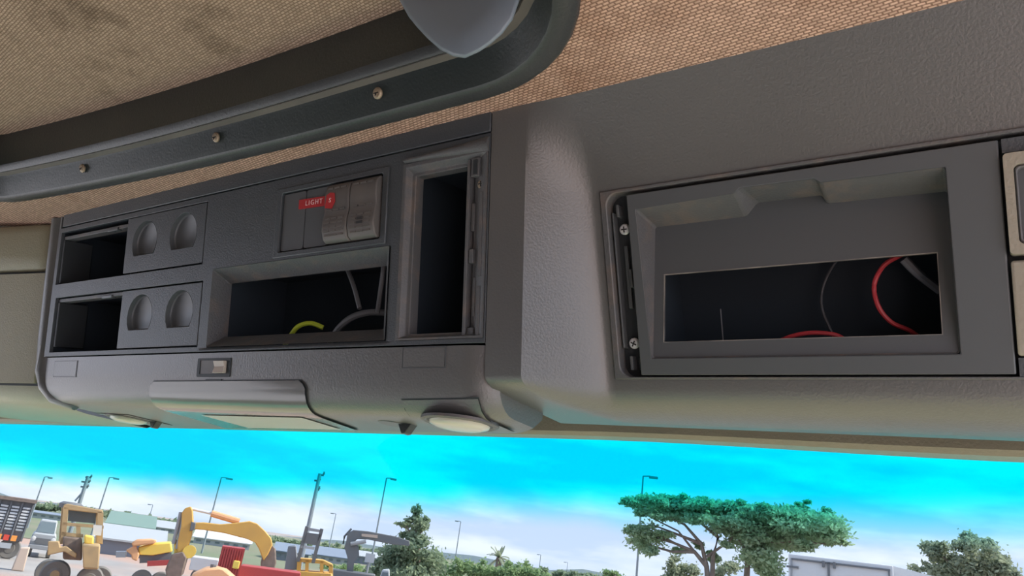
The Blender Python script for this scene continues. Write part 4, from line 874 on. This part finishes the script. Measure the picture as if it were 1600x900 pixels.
for px, py, rx, rz, n in ((992, 786, 22, 6, 130), (1020, 783, 26, 7, 200), (1050, 787, 30, 9, 260), (1085, 789, 30, 10, 280), (1112, 792, 26, 9, 230), (1150, 797, 28, 10, 260), (1185, 797, 30, 11, 280), (1220, 802, 30, 11, 260), (1255, 808, 30, 11, 240), (1285, 818, 26, 10, 200), (1305, 826, 18, 6, 90),
                          (1015, 802, 24, 7, 150), (1045, 808, 26, 7, 140), (1090, 812, 30, 9, 190), (1130, 818, 24, 10, 190), (1165, 815, 30, 12, 260), (1200, 824, 30, 14, 300), (1240, 826, 28, 12, 240), (1280, 838, 24, 9, 170), (1300, 846, 20, 6, 100), (1180, 842, 24, 14, 200), (1220, 846, 26, 12, 210), (1255, 850, 18, 8, 90),
                          (990, 828, 16, 10, 110), (1000, 842, 20, 9, 110), (1012, 858, 14, 8, 70), (1032, 835, 16, 6, 50), (1060, 862, 14, 6, 40), (1090, 852, 12, 6, 40), (1110, 870, 16, 8, 80), (1190, 875, 20, 10, 110), (1205, 890, 22, 12, 140), (1135, 850, 12, 6, 40),
                          (975, 782, 9, 4, 25), (1068, 776, 8, 5, 20), (1035, 778, 10, 5, 25), (1250, 790, 12, 6, 30), (1262, 784, 7, 3, 10), (1290, 800, 12, 6, 30), (1100, 780, 9, 4, 20), (1155, 786, 12, 5, 30)):
    cl.append((px, py, rx, rz, n))
cl += [(1035, 790, 62, 13, 330), (1110, 797, 58, 14, 330), (1190, 806, 64, 17, 400), (1265, 818, 52, 17, 330), (1205, 838, 52, 20, 330), (1012, 840, 34, 22, 130), (1150, 830, 40, 22, 200), (1290, 836, 34, 16, 160), (1190, 870, 34, 20, 180)]
tree('acacia_tree', 'wide flat topped acacia tree left of the white box truck', L, (1135, 910), br, cl, 'leafA', .2, depth=2.2, dens=2.6)
L = use(1050, 890, 45); tree('shrub', 'dark green shrub below the left branches of the acacia', L, (1060, 910), [], [(1050, 890, 22, 20, 300), (1075, 895, 18, 16, 200), (1140, 893, 26, 12, 260)], 'leafD', .2, 'shrub')
L = use(1510, 870, 42)
cl = [(1455, 858, 14, 14, 120), (1475, 868, 24, 16, 260), (1510, 850, 16, 14, 200), (1530, 846, 18, 10, 170), (1520, 868, 28, 20, 380), (1555, 870, 18, 20, 240), (1570, 890, 18, 14, 200), (1490, 890, 40, 14, 360), (1445, 888, 18, 10, 120), (1540, 895, 40, 14, 340), (1500, 910, 70, 14, 300)]
tree('leafy_tree', 'bushy grey green tree at the right behind the box truck', L, (1510, 930), [([(1512, 960), (1512, 900), (1516, 855)], .25, .06), ([(1512, 900), (1470, 868)], .12, .04), ([(1512, 895), (1555, 868)], .12, .04)], cl, 'leafD', .19, depth=1.6, dens=1.1)

# --- white box truck and tent
L = use(1310, 890, 22); a = L(1232, 885); b = L(1396, 895); zt = L(1310, 874).z; zb = 1.0
t = thing('box_truck', 'white box truck body with dark door frame in front of the acacia', 'truck', ((a.x + b.x) / 2, 0, 0)); W_ = b.x - a.x; mx_ = (a.x + b.x) / 2
mb = MB(); mb.box((mx_, 2.5, (zt + zb) / 2), (W_, 5, zt - zb)); mb.build('box_body', 'white', t, bevel=.03)
zf = zt - .10
mb = MB(); mb.box((mx_ , -.02, zf - .02), (W_ * .94, .06, .045)); mb.build('door_header', 'dark', t)
for x in (a.x + .07, mx_ + W_ * .46): mb = MB(); mb.box((x, -.02, (zf + zb) / 2), (.035, .05, zf - zb)); mb.build('door_edge', 'dark' if x > mx_ else 'grey', t)
for u in (-.135, -.03): mb = MB(); mb.box((mx_ + u * W_ - .05, -.05, zf - .06), (.07, .08, .16)); mb.build('door_latch', 'dark', t, bevel=.01)
mb = MB(); mb.box((mx_ - .085 * W_ - .05, -.02, (zf + zb) / 2), (.06, .06, zf - zb)); mb.build('lock_bar', 'dark', t)
for k in range(2): mb = MB(); mb.box((a.x + .1, -.03, zf - .22 - k * .7), (.3, .05, .05)); mb.build('hinge', 'dark', t)
mb = MB(); mb.box((mx_, 1.2, .85), (W_ * .8, 4.6, .22)); mb.build('chassis', 'dark', t)
for y in (.8, 3.8):
    for u in (-.4, .4): mb = MB(); mb.lathe((mx_ + u * W_ - .15, y, .45), (1, 0, 0), [(.2, 0), (.45, .02), (.45, .28), (.2, .3)], 18); mb.build('wheel', 'tyre', t)
L = use(1420, 895, 24); a = L(1393, 884); b = L(1470, 903); t = thing('canopy', 'white sloping canopy roof beside the box truck', 'canopy', ((a.x + b.x) / 2, 1, 0))
mb = MB(); mb.ext([(a.x, 0, a.z), (b.x, 0, b.z), (b.x + .6, 0, b.z - .25), (b.x + .6, 0, b.z - .32), (a.x, 0, b.z - .32)], (0, 3, 0)); mb.build('roof_sheet', 'white', t)
for x in (a.x + .1, b.x + .4):
    for y in (.1, 2.8): mb = MB(); mb.tube([(x, y, 0), (x, y, b.z - .3)], .04, 8); mb.build('post', 'grey', t)
